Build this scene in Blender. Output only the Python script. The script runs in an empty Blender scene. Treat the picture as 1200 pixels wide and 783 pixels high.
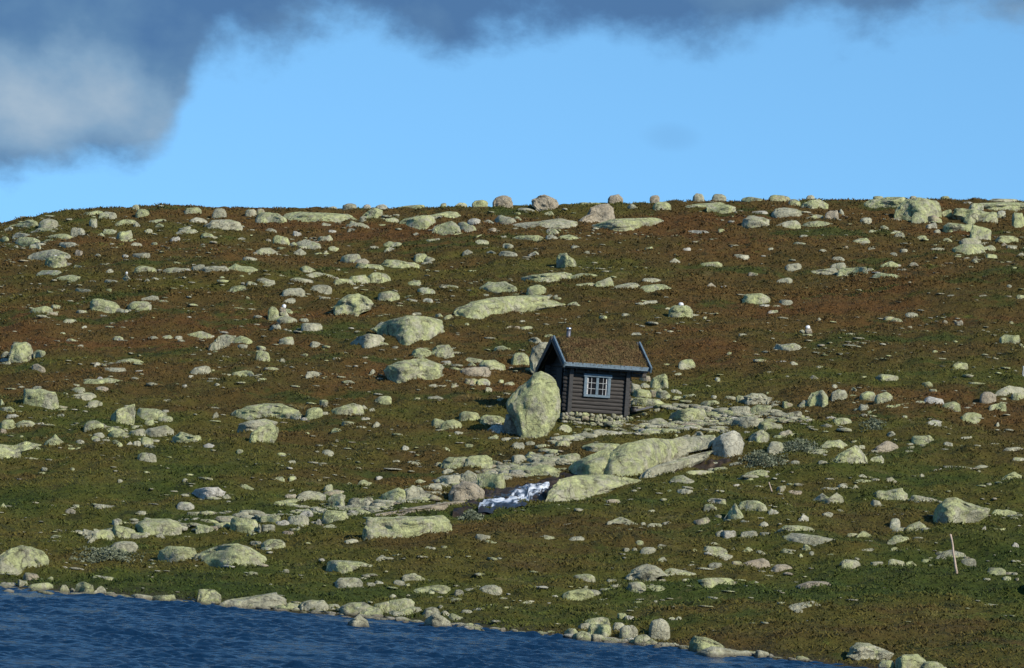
import bpy, bmesh, math, random
import numpy as np
from mathutils import Matrix, Vector

# ------------------------------------------------------------------ camera, sky, sun, exposure
SC = bpy.context.scene
COL = SC.collection
W0, H0, F = 1200.0, 783.0, 4497.0          # photo size and focal length in photo pixels
ROLL, PITCH, EYE = math.radians(3.7), math.atan(104 / 4497.0), 6.0
SUN_AZ, SUN_EL = math.radians(48), math.radians(34)   # to the right of straight behind the camera
fwd = np.array([0, math.cos(PITCH), math.sin(PITCH)])
up0 = np.array([0, -math.sin(PITCH), math.cos(PITCH)])
rt0 = np.array([1.0, 0, 0])
RT = math.cos(ROLL) * rt0 + math.sin(ROLL) * up0
UP = -math.sin(ROLL) * rt0 + math.cos(ROLL) * up0
CAM = np.array([0, 0, EYE])
cam = bpy.data.objects.new('camera', bpy.data.cameras.new('camera'))
COL.objects.link(cam)
M = Matrix.Identity(4)
for i in range(3):
    M[i][0], M[i][1], M[i][2], M[i][3] = RT[i], UP[i], -fwd[i], CAM[i]
cam.matrix_world = M
cam.data.sensor_width = 36
cam.data.lens = 36 * F / W0
cam.data.clip_start = 1
cam.data.clip_end = 20000
SC.camera = cam

sun = bpy.data.objects.new('sun', bpy.data.lights.new('sun', 'SUN'))
COL.objects.link(sun)
sdir = Vector((math.sin(SUN_AZ) * math.cos(SUN_EL), -math.cos(SUN_AZ) * math.cos(SUN_EL), math.sin(SUN_EL)))
sun.rotation_euler = sdir.to_track_quat('Z', 'Y').to_euler()
sun.location = (40, -40, 60)
sun.data.energy = 5.0
sun.data.angle = math.radians(0.5)
sun.data.color = (1.0, 0.90, 0.74)

SC.view_settings.view_transform = 'Standard'
SC.view_settings.look = 'None'
SC.view_settings.gamma = 1
SC.view_settings.use_curve_mapping = False
SC.view_settings.exposure = 0.36

class NT:
    """small helper for node trees"""
    def __init__(s, tree):
        s.t = tree; s.n = tree.nodes; s.l = tree.links
    def node(s, ty, **kw):
        n = s.n.new(ty)
        for k, v in kw.items(): setattr(n, k, v)
        return n
    def put(s, sock, v):
        if isinstance(v, bpy.types.NodeSocket): s.l.new(v, sock)
        elif v is not None: sock.default_value = v
    def math(s, op, a, b=None, c=None, clamp=False):
        n = s.node('ShaderNodeMath', operation=op, use_clamp=clamp)
        s.put(n.inputs[0], a); s.put(n.inputs[1], b)
        if c is not None: s.put(n.inputs[2], c)
        return n.outputs[0]
    def noise(s, vec, scale, detail=4, rough=0.5, dist=0.0, out='Fac'):
        n = s.node('ShaderNodeTexNoise')
        s.put(n.inputs['Vector'], vec)
        n.inputs['Scale'].default_value = scale; n.inputs['Detail'].default_value = detail
        n.inputs['Roughness'].default_value = rough; n.inputs['Distortion'].default_value = dist
        return n.outputs[out]
    def ramp(s, fac, stops, interp='LINEAR'):
        n = s.node('ShaderNodeValToRGB')
        n.color_ramp.interpolation = interp
        e = n.color_ramp.elements
        while len(e) < len(stops): e.new(0.5)
        for q, (p, c) in zip(e, stops):
            q.position = p; q.color = (c[0], c[1], c[2], 1) if isinstance(c, (tuple, list)) else (c, c, c, 1)
        s.put(n.inputs[0], fac)
        return n.outputs[0]
    def mix(s, fac, a, b, mode='MIX'):
        n = s.node('ShaderNodeMix', data_type='RGBA', blend_type=mode)
        s.put(n.inputs[0], fac)
        for sock, v in ((n.inputs[6], a), (n.inputs[7], b)):
            if isinstance(v, (tuple, list)): v = (v[0], v[1], v[2], 1)
            s.put(sock, v)
        return n.outputs[2]
    def sep(s, v):
        n = s.node('ShaderNodeSeparateXYZ'); s.put(n.inputs[0], v); return n.outputs
    def comb(s, x, y, z):
        n = s.node('ShaderNodeCombineXYZ')
        for i, v in enumerate((x, y, z)): s.put(n.inputs[i], v)
        return n.outputs[0]
    def vadd(s, a, b, op='ADD'):
        n = s.node('ShaderNodeVectorMath', operation=op); s.put(n.inputs[0], a); s.put(n.inputs[1], b); return n.outputs[0]
    def smooth(s, v, lo, hi, to0=0.0, to1=1.0):
        n = s.node('ShaderNodeMapRange', interpolation_type='SMOOTHSTEP')
        s.put(n.inputs[0], v); s.put(n.inputs[1], lo); s.put(n.inputs[2], hi)
        n.inputs[3].default_value = to0; n.inputs[4].default_value = to1
        return n.outputs[0]

def unroll(px, py):
    """photo pixel -> horizontal and vertical offset from the eye level, in pixels"""
    sx, sy = px - 600.0, 391.5 - py
    return sx * math.cos(ROLL) - sy * math.sin(ROLL), sx * math.sin(ROLL) + sy * math.cos(ROLL) + 104

wd = bpy.data.worlds.new('World'); SC.world = wd; wd.use_nodes = True
k = NT(wd.node_tree); k.n.clear()
sky = k.node('ShaderNodeTexSky', sky_type='NISHITA', sun_disc=False, sun_elevation=SUN_EL, sun_rotation=math.pi - SUN_AZ,
             altitude=1200, air_density=1.0, dust_density=0.0, ozone_density=3.0)
tc = k.node('ShaderNodeTexCoord')
# far sky close to the horizon is looked up a little higher, where the mountain air is clear and blue
sx_, sy_, sz_ = k.sep(tc.outputs['Generated'])
zz = k.math('ADD', k.math('MULTIPLY', k.math('MAXIMUM', sz_, 0.0), 0.86), 0.20)
vn = k.node('ShaderNodeVectorMath', operation='NORMALIZE'); k.put(vn.inputs[0], k.comb(sx_, sy_, zz))
k.put(sky.inputs[0], vn.outputs[0])
# clouds: a bank low over the hill, laid out by direction
yc = k.math('MAXIMUM', sy_, 0.02)
U = k.math('DIVIDE', sx_, yc); V = k.math('DIVIDE', sz_, yc)
q = k.comb(k.math('MULTIPLY', U, 13.0), k.math('MULTIPLY', V, 17.0), 3.3)
n1 = k.noise(q, 1.9, 9, 0.6, 0.12)
n2 = k.noise(q, 0.9, 4, 0.5, 0.1)
edge_px = [(-300, 240), (-60, 212), (0, 205), (80, 205), (150, 196), (195, 160), (225, 100), (255, 66), (330, 62), (400, 36), (440, 34), (500, 52), (560, 50), (600, 22),
           (650, 16), (700, 38), (760, 54), (860, 46), (950, 36), (1050, 28), (1130, 10), (1200, 24), (1500, 10)]
fc = k.node('ShaderNodeFloatCurve')
cv = fc.mapping.curves[0]
pts = [unroll(x, y + 10) for x, y in edge_px]
pp = [((u / F + 0.25) / 0.5, v / F * 5) for u, v in pts]
pp = [p for p in pp if 0 <= p[0] <= 1]
while len(cv.points) < len(pp): cv.points.new(0.5, 0.5)
for c_, p_ in zip(cv.points, pp): c_.location = p_
fc.mapping.use_clip = False; fc.mapping.update()
k.put(fc.inputs['Value'], k.math('MULTIPLY_ADD', k.math('ADD', U, k.math('MULTIPLY', k.math('SUBTRACT', n2, 0.5), 0.035)), 2.0, 0.5, clamp=True))
edge = k.math('DIVIDE', fc.outputs[0], 5.0)
dv = k.math('SUBTRACT', V, edge)
fld = k.math('ADD', k.math('MULTIPLY', dv, 70.0), k.math('MULTIPLY', k.math('SUBTRACT', n1, 0.5), 3.2))
m_low = k.smooth(fld, -0.30, 0.75)
# the bank thins out higher up into broken cloud
m_high = k.smooth(k.math('ADD', V, k.math('MULTIPLY', k.math('SUBTRACT', n2, 0.5), -0.12)), 0.135, 0.20, 1.0, 0.12)
mask = k.math('MULTIPLY', k.math('MULTIPLY', m_low, m_high), 0.97)
# one separate wisp
wu, wv = unroll(787, 160)
du = k.math('MULTIPLY', k.math('SUBTRACT', U, wu / F), F / 42.0); dw = k.math('MULTIPLY', k.math('SUBTRACT', V, wv / F), F / 20.0)
rr = k.math('ADD', k.math('MULTIPLY', du, du), k.math('MULTIPLY', dw, dw))
wisp = k.math('MULTIPLY', k.smooth(k.math('ADD', rr, k.math('MULTIPLY', n1, 1.2)), 0.4, 1.7, 1.0, 0.0), 0.16)
mask = k.math('MAXIMUM', mask, wisp)
# light and dark parts of the cloud
nb = k.noise(q, 1.3, 6, 0.55, 0.1)
lu, lv = unroll(40, 110)
bu = k.math('MULTIPLY', k.math('SUBTRACT', U, lu / F), F / 240.0); bv = k.math('MULTIPLY', k.math('SUBTRACT', V, lv / F), F / 62.0)
bright = k.smooth(k.math('ADD', k.math('MULTIPLY', bu, bu), k.math('MULTIPLY', bv, bv)), 0.0, 1.7, 0.34, 0.0)
br = k.math('ADD', bright, k.math('MULTIPLY', k.math('SUBTRACT', nb, 0.45), 2.2), clamp=True)
ccol = k.ramp(br, [(0.0, (0.075, 0.175, 0.36)), (0.3, (0.115, 0.235, 0.41)), (0.6, (0.215, 0.355, 0.52)), (1.0, (0.38, 0.49, 0.60))])
bg1 = k.node('ShaderNodeBackground'); bg1.inputs[1].default_value = 0.122
k.put(bg1.inputs[0], k.mix(1.0, sky.outputs[0], (0.88, 1.25, 1.27), 'MULTIPLY'))
bg2 = k.node('ShaderNodeBackground'); bg2.inputs[1].default_value = 0.80
k.put(bg2.inputs[0], ccol)
mx = k.node('ShaderNodeMixShader'); k.put(mx.inputs[0], mask); k.l.new(bg1.outputs[0], mx.inputs[1]); k.l.new(bg2.outputs[0], mx.inputs[2])
wo = k.node('ShaderNodeOutputWorld'); k.l.new(mx.outputs[0], wo.inputs[0])
ROCKS = '''
1158.1 232.3 1200.0 237.4 sg|medium grey flat slab up and right of the right crest shelf
867.8 230.2 900.0 238.4 sy|large lichen-green flat slab right of the blocky crest rock
711.9 227.7 730.8 239.2 rk|medium pinkish-grey rounded rock up and right of the craggy crest rock
776.3 234.1 815.9 241.0 sg|large grey flat slab, second left of the blocky crest rock
675.4 236.9 711.2 243.0 sy|medium lichen-green flat slab above the craggy crest rock
577.3 229.2 601.5 245.0 rk|second skyline boulder, pinkish-grey, left of the largest skyline boulder
794.2 236.9 859.4 245.6 sy|large lichen-green flat slab, first left of the blocky crest rock
764.8 236.4 787.1 247.1 ry|medium lichen-green rounded rock up and right of the big crest slab
938.3 233.3 971.0 247.6 by|large lichen-green blocky rock up and left of the dark shield-shaped rock
457.2 239.9 500.6 247.6 sy|large lichen-green flat slab up and left of the square crest boulder
1063.5 232.3 1083.5 248.6 by|large lichen-green blocky rock above the broad crest block
826.9 237.9 862.7 251.2 by|blocky crest rock, lichen-green, up and left of the grey dome on the right crest
1082.7 235.3 1103.2 252.7 by|large lichen-green blocky rock right of the broad crest block
97.1 246.8 127.8 254.5 sy|medium lichen-green flat slab, second up and left of the angular green rock
903.8 243.5 939.6 255.3 rg|large grey rounded rock, second right of the grey dome on the right crest
420.1 243.0 449.5 255.8 py|large lichen-green pointed rock, second right of the long crest ledge
1048.2 245.0 1069.9 255.8 rk|medium pinkish-grey rounded rock left of the broad crest block
499.3 247.6 542.8 257.1 sy|large lichen-green flat slab above the square crest boulder
115.0 248.1 138.0 257.1 sg|medium grey flat slab, first up and left of the angular green rock
247.9 244.3 265.8 258.3 rg|medium grey rounded rock above the pale dome near the left crest
1115.9 245.0 1133.8 258.3 by|medium lichen-green blocky rock left of the right crest wall block
965.9 245.6 983.0 260.4 bk|dark shield-shaped rock, pinkish-grey, left of the terraced crest outcrop
334.5 248.1 420.1 262.2 sy|long crest ledge, lichen-green, above the stepped grey ledge
1147.9 248.1 1168.8 262.9 by|large lichen-green blocky rock right of the right crest wall block
580.6 251.2 606.6 262.9 sg|large grey flat slab below the second skyline boulder
1068.7 248.1 1087.1 262.9 by|large lichen-green blocky rock below the broad crest block
300.0 248.6 335.8 263.4 sy|large lichen-green flat slab left of the long crest ledge
1130.0 245.6 1149.1 264.0 by|large lichen-green blocky rock, first down and left of the right crest wall block
134.2 257.1 159.7 266.0 sy|medium lichen-green flat slab above the angular green rock
870.9 252.7 901.5 266.8 rg|grey dome on the right crest, grey, down and right of the blocky crest rock
940.9 258.8 974.6 267.5 sy|large lichen-green flat slab down and left of the dark shield-shaped rock
600.0 255.8 676.7 268.0 sg|very large grey flat slab below the largest skyline boulder
469.9 251.9 508.3 268.0 by|very large lichen-green blocky rock left of the square crest boulder
906.4 258.3 937.1 268.0 sg|large grey flat slab, first right of the grey dome on the right crest
1186.2 248.1 1200.0 268.0 by|large lichen-green blocky rock down and right of the right crest shelf
46.0 256.3 67.7 268.0 rg|medium grey rounded rock up and right of the left crest ledge
11.5 257.1 44.7 268.6 sy|large lichen-green flat slab above the left crest ledge
404.8 260.9 432.9 268.6 sg|medium grey flat slab, first right of the long crest ledge
241.5 257.1 282.4 270.6 rg|pale dome near the left crest, grey, above the long low boulder
536.4 259.6 558.1 272.4 sg|large grey flat slab right of the square crest boulder
1107.0 260.9 1141.5 275.7 by|large lichen-green blocky rock, second down and left of the right crest wall block
508.3 258.8 537.6 276.2 by|square crest boulder, lichen-green, right of the green rock stacked on grey
205.7 268.6 233.0 276.7 sg|medium grey flat slab left of the pale dome near the left crest
51.1 273.7 84.3 280.8 sy|medium lichen-green flat slab right of the left crest ledge
136.7 269.1 154.6 281.3 by|angular green rock, lichen-green, up and left of the flat oval rock
600.0 275.7 635.8 282.9 sy|medium lichen-green flat slab up and left of the notched green block
652.4 274.9 679.2 283.1 sy|medium lichen-green flat slab above the notched green block
1137.6 263.4 1160.6 283.4 by|large lichen-green blocky rock below the right crest wall block
999.7 278.8 1020.1 285.4 sy|white-spotted rock, lichen-green, down and right of the dark shield-shaped rock
1167.0 276.2 1192.6 285.9 by|medium lichen-green blocky rock right of the stacked blocks
19.2 277.5 47.3 287.0 sy|left crest ledge, lichen-green, up and left of the white-flecked block
1124.9 278.8 1149.1 287.7 bg|medium grey blocky rock above the stacked blocks
320.4 274.9 339.6 288.5 by|medium lichen-green blocky rock left of the stepped grey ledge
450.3 282.4 470.7 289.5 sy|green rock stacked on grey, lichen-green, above the split green ledge
347.3 280.1 376.7 291.6 sg|stepped grey ledge, grey, below the long crest ledge
1117.2 285.9 1153.0 299.2 by|stacked blocks, lichen-green, below the right crest wall block
300.0 290.3 325.6 299.7 sg|medium grey flat slab up and right of the long low boulder
34.5 291.6 81.3 305.6 sg|very large grey flat slab up and left of the white-flecked block
399.1 297.4 423.2 310.7 sg|large grey flat slab above the middle broken ledge
821.0 306.4 845.8 313.5 by|low split rock, lichen-green, up and right of the flat oval slab
1029.0 305.6 1052.8 314.5 py|medium lichen-green pointed rock, second right of the worn grey outcrop
448.7 304.3 489.6 316.1 by|split green ledge, lichen-green, below the green rock stacked on grey
418.8 307.4 449.5 318.6 by|large lichen-green blocky rock up and right of the middle broken ledge
191.7 313.3 224.9 319.7 sg|medium grey flat slab right of the flat oval rock
158.4 311.5 182.7 320.2 ry|flat oval rock, lichen-green, up and right of the left slope cairn rock
268.3 308.7 301.5 321.4 sy|long low boulder, lichen-green, below the pale dome near the left crest
981.8 312.5 1016.3 322.7 sy|worn grey outcrop, lichen-green, below the white-spotted rock
938.3 314.0 983.0 322.7 sg|large grey flat slab left of the worn grey outcrop
235.1 311.5 267.8 322.7 bg|large grey blocky rock left of the long low boulder
356.2 318.4 393.3 327.3 sg|large grey flat slab, second left of the middle broken ledge
667.7 320.2 702.2 327.3 sy|medium lichen-green flat slab down and right of the notched green block
1022.7 319.1 1056.4 328.3 sy|large lichen-green flat slab, first right of the worn grey outcrop
65.2 322.2 95.8 329.9 sy|medium lichen-green flat slab down and right of the white-flecked block
431.6 319.1 457.2 331.9 by|large lichen-green blocky rock right of the middle broken ledge
409.9 321.7 432.4 334.0 by|middle broken ledge, lichen-green, above the domed lichen boulder
338.3 324.8 366.4 335.0 sg|large grey flat slab, second up and left of the domed lichen boulder
300.0 325.3 322.5 335.0 sg|medium grey flat slab down and right of the long low boulder
390.7 326.6 412.4 336.5 by|medium lichen-green blocky rock, first left of the middle broken ledge
697.6 324.3 718.8 338.1 by|large lichen-green blocky rock right of the low green ledge
718.8 331.4 750.8 341.1 sg|large grey flat slab left of the flat oval slab
748.2 332.9 787.8 342.7 sy|flat oval slab, lichen-green, up and left of the boulder capped with a pale stone
363.4 333.7 388.2 342.7 rg|medium grey rounded rock, first up and left of the domed lichen boulder
561.9 329.9 604.1 344.2 sy|slab above the long slab, lichen-green, up and left of the long slab
617.9 333.7 639.6 346.5 ry|large lichen-green rounded rock down and left of the low green ledge
330.7 337.5 356.7 349.0 rg|large grey rounded rock above the flat rock of the tumbled heap
443.1 340.6 467.9 352.4 ry|small round boulder, lichen-green, right of the domed lichen boulder
870.9 343.9 901.0 357.0 by|knobbly green rock, lichen-green, up and left of the white-capped cairn
150.3 352.9 176.8 364.1 ry|smooth pale boulder, lichen-green, right of the square boulder of the upper left slope
106.8 349.8 139.3 367.7 by|square boulder of the upper left slope, lichen-green, left of the smooth pale boulder
35.8 358.5 61.3 369.2 by|large lichen-green blocky rock above the round boulder near the left edge
784.0 358.0 810.8 373.3 ry|boulder capped with a pale stone, lichen-green, down and right of the flat oval slab
314.1 359.3 326.8 375.9 ry|medium lichen-green rounded rock up and left of the flat rock of the tumbled heap
1043.6 372.8 1057.4 380.0 ry|lone oval stone, lichen-green, down and right of the worn grey outcrop
325.0 370.8 348.0 382.5 rg|flat rock of the tumbled heap, grey, left of the domed lichen boulder
353.7 378.4 376.7 389.2 bg|medium grey blocky rock right of the flat rock of the tumbled heap
218.5 387.6 246.6 395.8 sy|medium lichen-green flat slab up and left of the dark-ended slab
272.1 393.3 296.4 403.5 sy|medium lichen-green flat slab right of the dark-ended slab
1172.1 391.7 1195.1 405.5 by|right edge lichen rock, lichen-green, above the right edge shelf
907.7 401.9 939.6 413.2 sg|large grey flat slab down and left of the white-capped cairn
483.2 408.2 506.5 420.4 ry|large lichen-green rounded rock, second down and right of the broad cracked slab
506.5 404.1 531.3 422.0 ry|large lichen-green rounded rock, first down and right of the broad cracked slab
11.5 400.5 37.8 423.5 ry|round boulder near the left edge, lichen-green, above the tilted left slope slab
300.0 410.2 315.8 427.6 ry|large lichen-green rounded rock, first down and right of the dark-ended slab
136.7 419.9 167.4 427.6 sy|medium lichen-green flat slab up and right of the long curved slab
600.0 413.3 619.9 428.6 ry|large lichen-green rounded rock left of the pale boulder behind the hut gable
562.7 421.7 591.3 435.3 by|large lichen-green blocky rock, first up and left of the huge boulder beside the hut
795.5 421.0 814.1 435.8 by|lone square rock, lichen-green, right of the dark log hut
223.6 428.6 247.4 440.4 bg|large grey blocky rock down and left of the dark-ended slab
272.1 433.7 295.9 442.4 by|medium lichen-green blocky rock, second down and right of the dark-ended slab
540.2 430.2 573.9 443.4 bk|large pinkish-grey blocky rock, second up and left of the huge boulder beside the hut
1027.3 438.3 1052.0 448.6 by|medium lichen-green blocky rock above the squarish one of two paired rocks
95.8 442.2 145.1 452.4 sy|long curved slab, lichen-green, up and left of the sharp dark-sided boulder
762.5 437.5 783.0 458.3 by|large lichen-green blocky rock, first right of the dark log hut
1165.8 452.1 1204.1 466.4 sg|right edge shelf, grey, up and right of the knobbly pale rock
742.5 455.8 762.5 467.5 by|medium lichen-green blocky rock, first down and right of the dark log hut
974.6 456.2 992.5 469.0 rg|medium grey rounded rock right of the bright square boulder
769.2 457.5 785.8 470.0 by|medium lichen-green blocky rock, second right of the dark log hut
1007.3 458.8 1026.5 470.5 ry|medium lichen-green rounded rock left of the squarish one of two paired rocks
82.3 460.1 111.7 471.0 bg|large grey blocky rock down and left of the long curved slab
1149.1 458.8 1167.0 472.6 rk|medium pinkish-grey rounded rock left of the right edge shelf
1025.2 459.3 1045.7 474.1 ry|squarish one of two paired rocks, lichen-green, above the stripe of slab
1083.5 463.9 1106.5 476.7 bw|white-topped rock, whitish, right of the stripe of slab
947.8 456.7 970.3 477.9 by|bright square boulder, lichen-green, left of the stripe of slab
820.0 469.2 842.5 478.3 by|medium lichen-green blocky rock up and right of the big pale boulder
28.6 454.9 67.0 479.7 by|tilted left slope slab, lichen-green, left of the long curved slab
740.8 465.8 777.5 480.0 by|large lichen-green blocky rock, second down and right of the dark log hut
1104.4 470.3 1124.9 481.3 ry|medium lichen-green rounded rock right of the white-topped rock
1159.4 472.1 1178.5 484.8 by|medium lichen-green blocky rock down and left of the right edge shelf
878.3 473.7 903.3 487.5 by|large lichen-green blocky rock below the grey hump
853.3 475.8 880.0 488.3 bg|large grey blocky rock down and left of the grey hump
388.9 472.6 425.2 489.4 by|flat mid-slope rock, lichen-green, right of the layered outcrop
358.8 477.2 378.7 489.4 ry|medium lichen-green rounded rock right of the layered outcrop
917.5 481.7 939.2 492.5 bg|medium grey blocky rock down and left of the bright square boulder
158.9 477.9 196.3 492.5 sy|large lichen-green flat slab right of the sharp dark-sided boulder
891.7 487.5 923.3 494.2 sk|medium pinkish-grey flat slab down and right of the grey hump
1125.4 483.3 1149.9 495.6 by|knobbly pale rock, lichen-green, down and right of the white-topped rock
538.2 481.8 561.9 496.1 ry|large lichen-green rounded rock up and right of the heart-shaped rock
563.2 485.9 591.3 498.6 ry|large lichen-green rounded rock, second left of the shaded shard
755.0 490.0 781.7 499.2 sg|medium grey flat slab left of the big pale boulder
975.4 489.4 997.6 499.7 ry|medium lichen-green rounded rock left of the stripe of slab
19.2 492.5 40.9 502.7 ry|medium lichen-green rounded rock down and left of the tilted left slope slab
0.0 491.5 17.9 503.2 ry|medium lichen-green rounded rock above the left edge outcrop
856.7 487.5 894.2 503.3 bg|large grey blocky rock, first up and right of the white-scarred boulder
517.2 491.5 540.7 505.8 ry|heart-shaped rock, lichen-green, up and left of the right-hand twin block
99.1 492.5 121.4 507.3 ry|large lichen-green rounded rock down and left of the sharp dark-sided boulder
889.2 492.5 917.0 507.5 by|large lichen-green blocky rock, second up and right of the white-scarred boulder
122.7 499.7 146.9 509.4 sy|medium lichen-green flat slab, first below the sharp dark-sided boulder
572.1 498.1 593.9 509.9 rw|medium whitish rounded rock, first left of the shaded shard
127.8 503.5 153.3 513.7 sy|large lichen-green flat slab, second below the sharp dark-sided boulder
169.9 498.4 201.9 514.0 bg|large grey blocky rock left of the chunky grey boulder
151.3 502.2 169.9 515.0 bg|medium grey blocky rock down and right of the sharp dark-sided boulder
877.5 503.3 900.8 520.0 by|large lichen-green blocky rock, first right of the white-scarred boulder
1068.7 509.4 1094.2 520.1 by|large lichen-green blocky rock down and right of the stripe of slab
203.9 505.8 235.6 521.6 by|chunky grey boulder, lichen-green, up and right of the dark-bellied round rock
51.1 508.6 80.5 523.9 py|large lichen-green pointed rock right of the left edge outcrop
962.6 515.0 992.0 527.3 sy|large lichen-green flat slab up and left of the lone pyramid boulder
1018.8 516.3 1051.3 528.3 pk|large pinkish-grey pointed rock right of the lone pyramid boulder
684.3 518.8 731.6 532.9 by|very large lichen-green blocky rock up and left of the middle bank slab
929.4 525.7 974.1 532.9 sy|large lichen-green flat slab left of the lone pyramid boulder
900.0 517.5 917.9 532.9 rg|large grey rounded rock, second right of the white-scarred boulder
161.5 530.3 182.7 542.1 rg|dark-bellied round rock, grey, down and left of the chunky grey boulder
652.4 530.8 679.2 543.1 by|large lichen-green blocky rock left of the upper stream bank slab
633.2 535.4 651.1 546.9 bg|medium grey blocky rock up and left of the lower stream bank slab
518.5 535.4 549.1 550.3 by|large lichen-green blocky rock left of the right-hand twin block
544.8 532.9 576.0 551.3 by|right-hand twin block, lichen-green, up and left of the foaming cascade
1104.4 545.7 1141.5 551.8 sg|medium grey flat slab left of the right edge wedge rock
581.1 545.7 600.0 558.4 bg|medium grey blocky rock above the foaming cascade
868.8 549.5 900.0 560.5 sy|large lichen-green flat slab down and right of the white-scarred boulder
600.0 544.4 661.3 563.5 sy|very large lichen-green flat slab up and right of the foaming cascade
1165.8 552.3 1196.4 564.6 py|right edge wedge rock, lichen-green, up and right of the big wedge boulder
786.5 556.4 814.1 567.4 sg|large grey flat slab down and right of the dark-streaked slab
540.2 550.8 567.0 568.7 bg|large grey blocky rock below the right-hand twin block
513.4 556.4 541.5 569.9 bg|large grey blocky rock down and left of the right-hand twin block
560.6 553.3 591.3 576.3 by|very large lichen-green blocky rock up and left of the foaming cascade
498.0 567.4 517.2 578.9 bg|medium grey blocky rock, second up and right of the brown stream bed slab
349.8 575.0 380.5 587.1 sg|low pale-line slab, grey, up and left of the square rock beside the brown slab
1022.7 571.7 1061.0 589.1 by|crouching pale rock, lichen-green, right of the jagged pale rock
527.4 563.5 565.8 589.1 rk|very large pinkish-grey rounded rock, first up and right of the brown stream bed slab
446.9 571.2 476.8 589.6 by|lumpy stream bank rock, lichen-green, up and left of the brown stream bed slab
476.3 568.7 498.0 589.6 bg|large grey blocky rock right of the lumpy stream bank rock
321.7 584.0 351.1 591.7 sy|medium lichen-green flat slab left of the low pale-line slab
1066.1 579.9 1105.7 592.2 sg|large grey flat slab up and left of the big wedge boulder
435.4 585.3 463.5 595.5 bg|large grey blocky rock up and left of the brown stream bed slab
408.6 581.9 436.7 596.3 bg|large grey blocky rock left of the brown stream bed slab
384.8 578.9 403.5 598.0 by|large lichen-green blocky rock above the square rock beside the brown slab
865.8 586.6 897.7 603.4 by|leaning double rock, lichen-green, up and left of the flat green hump
1163.2 596.3 1190.8 604.0 sy|medium lichen-green flat slab right of the big wedge boulder
849.9 589.4 872.9 610.6 py|large lichen-green pointed rock left of the leaning double rock
377.9 597.8 407.3 614.2 by|square rock beside the brown slab, lichen-green, left of the brown stream bed slab
305.1 604.0 328.1 616.2 by|large lichen-green blocky rock, second up and right of the broad shore-side boulder
714.0 605.5 751.8 616.7 pg|pale fin of rock, grey, down and right of the lower stream bank slab
337.1 603.4 361.3 616.7 bg|large grey blocky rock left of the square rock beside the brown slab
1058.4 610.6 1085.0 622.9 py|large lichen-green pointed rock left of the big wedge boulder
270.9 606.0 301.5 625.2 by|large lichen-green blocky rock above the broad shore-side boulder
230.0 614.9 250.4 627.7 by|large lichen-green blocky rock up and left of the broad shore-side boulder
157.2 608.0 210.8 629.0 by|big rock of the lower left jumble, lichen-green, up and left of the broad shore-side boulder
131.6 614.9 157.9 630.3 by|large lichen-green blocky rock, first left of the big rock of the lower left jumble
1004.3 621.3 1026.5 633.1 py|large lichen-green pointed rock up and right of the pale low rock
919.2 624.4 983.0 637.7 sg|very large grey flat slab down and right of the flat green hump
108.6 618.8 132.9 637.9 by|large lichen-green blocky rock, second left of the big rock of the lower left jumble
1035.4 626.4 1063.5 638.7 py|large lichen-green pointed rock down and left of the big wedge boulder
307.2 631.6 333.2 643.8 ry|large lichen-green rounded rock, first up and right of the broad shore-side boulder
130.8 634.1 160.5 645.4 rg|large grey rounded rock down and left of the big rock of the lower left jumble
914.1 642.3 934.5 652.5 py|medium lichen-green pointed rock, first below the flat green hump
824.9 639.7 851.7 653.5 by|largest of the clustered rocks, lichen-green, above the bench-like rock
1101.9 644.3 1132.0 654.6 sg|large grey flat slab left of the leaning marker stick
186.5 639.7 230.0 660.9 by|very large lichen-green blocky rock left of the broad shore-side boulder
984.3 655.6 1007.3 665.8 rg|pale low rock, grey, down and right of the flat green hump
868.3 654.0 901.5 665.8 sk|large pinkish-grey flat slab right of the largest of the clustered rocks
384.3 656.1 439.3 670.4 by|flat-topped meadow rock, lichen-green, down and left of the flat-topped lichen block
905.6 661.2 928.1 671.4 rk|medium pinkish-grey rounded rock, second below the flat green hump
1156.8 664.8 1179.0 674.0 sy|medium lichen-green flat slab down and right of the leaning marker stick
775.0 665.3 816.7 676.5 sy|large lichen-green flat slab right of the humped meadow boulder
471.7 671.4 493.7 682.1 by|medium lichen-green blocky rock right of the flat-topped meadow rock
671.0 672.4 697.1 682.7 ry|large lichen-green rounded rock above the dark-shouldered rock
108.6 672.9 133.4 683.2 by|medium lichen-green blocky rock up and right of the lit left shore rock
815.9 677.0 859.4 688.3 by|bench-like rock, lichen-green, below the largest of the clustered rocks
394.0 676.5 423.9 688.3 rg|large grey rounded rock below the flat-topped meadow rock
933.2 681.1 974.1 688.8 sk|large pinkish-grey flat slab above the lone grey flat stone
31.9 682.7 61.3 691.6 sy|large lichen-green flat slab down and right of the left edge shore boulder
781.9 685.7 817.2 692.4 sy|medium lichen-green flat slab left of the bench-like rock
561.9 685.2 587.5 695.4 rg|two-part meadow ledge, grey, up and right of the outermost shore rock
481.9 685.2 527.4 695.4 sy|large lichen-green flat slab up and right of the wide shore slab
753.3 685.7 782.7 695.9 sy|large lichen-green flat slab down and right of the humped meadow boulder
89.4 681.4 109.9 697.0 by|lit left shore rock, lichen-green, down and right of the left edge shore boulder
734.9 681.6 758.4 697.5 rg|large grey rounded rock down and left of the humped meadow boulder
104.8 686.2 123.9 697.5 pg|medium grey pointed rock, first right of the lit left shore rock
153.3 695.4 184.0 703.6 sg|medium grey flat slab, second right of the lit left shore rock
660.1 689.0 694.5 705.1 by|dark-shouldered rock, lichen-green, up and left of the main shore pile rock
178.9 695.9 205.7 705.7 sy|large lichen-green flat slab down and left of the broad shore-side boulder
232.5 690.3 258.1 708.7 by|large lichen-green blocky rock left of the long waterline slab
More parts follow.
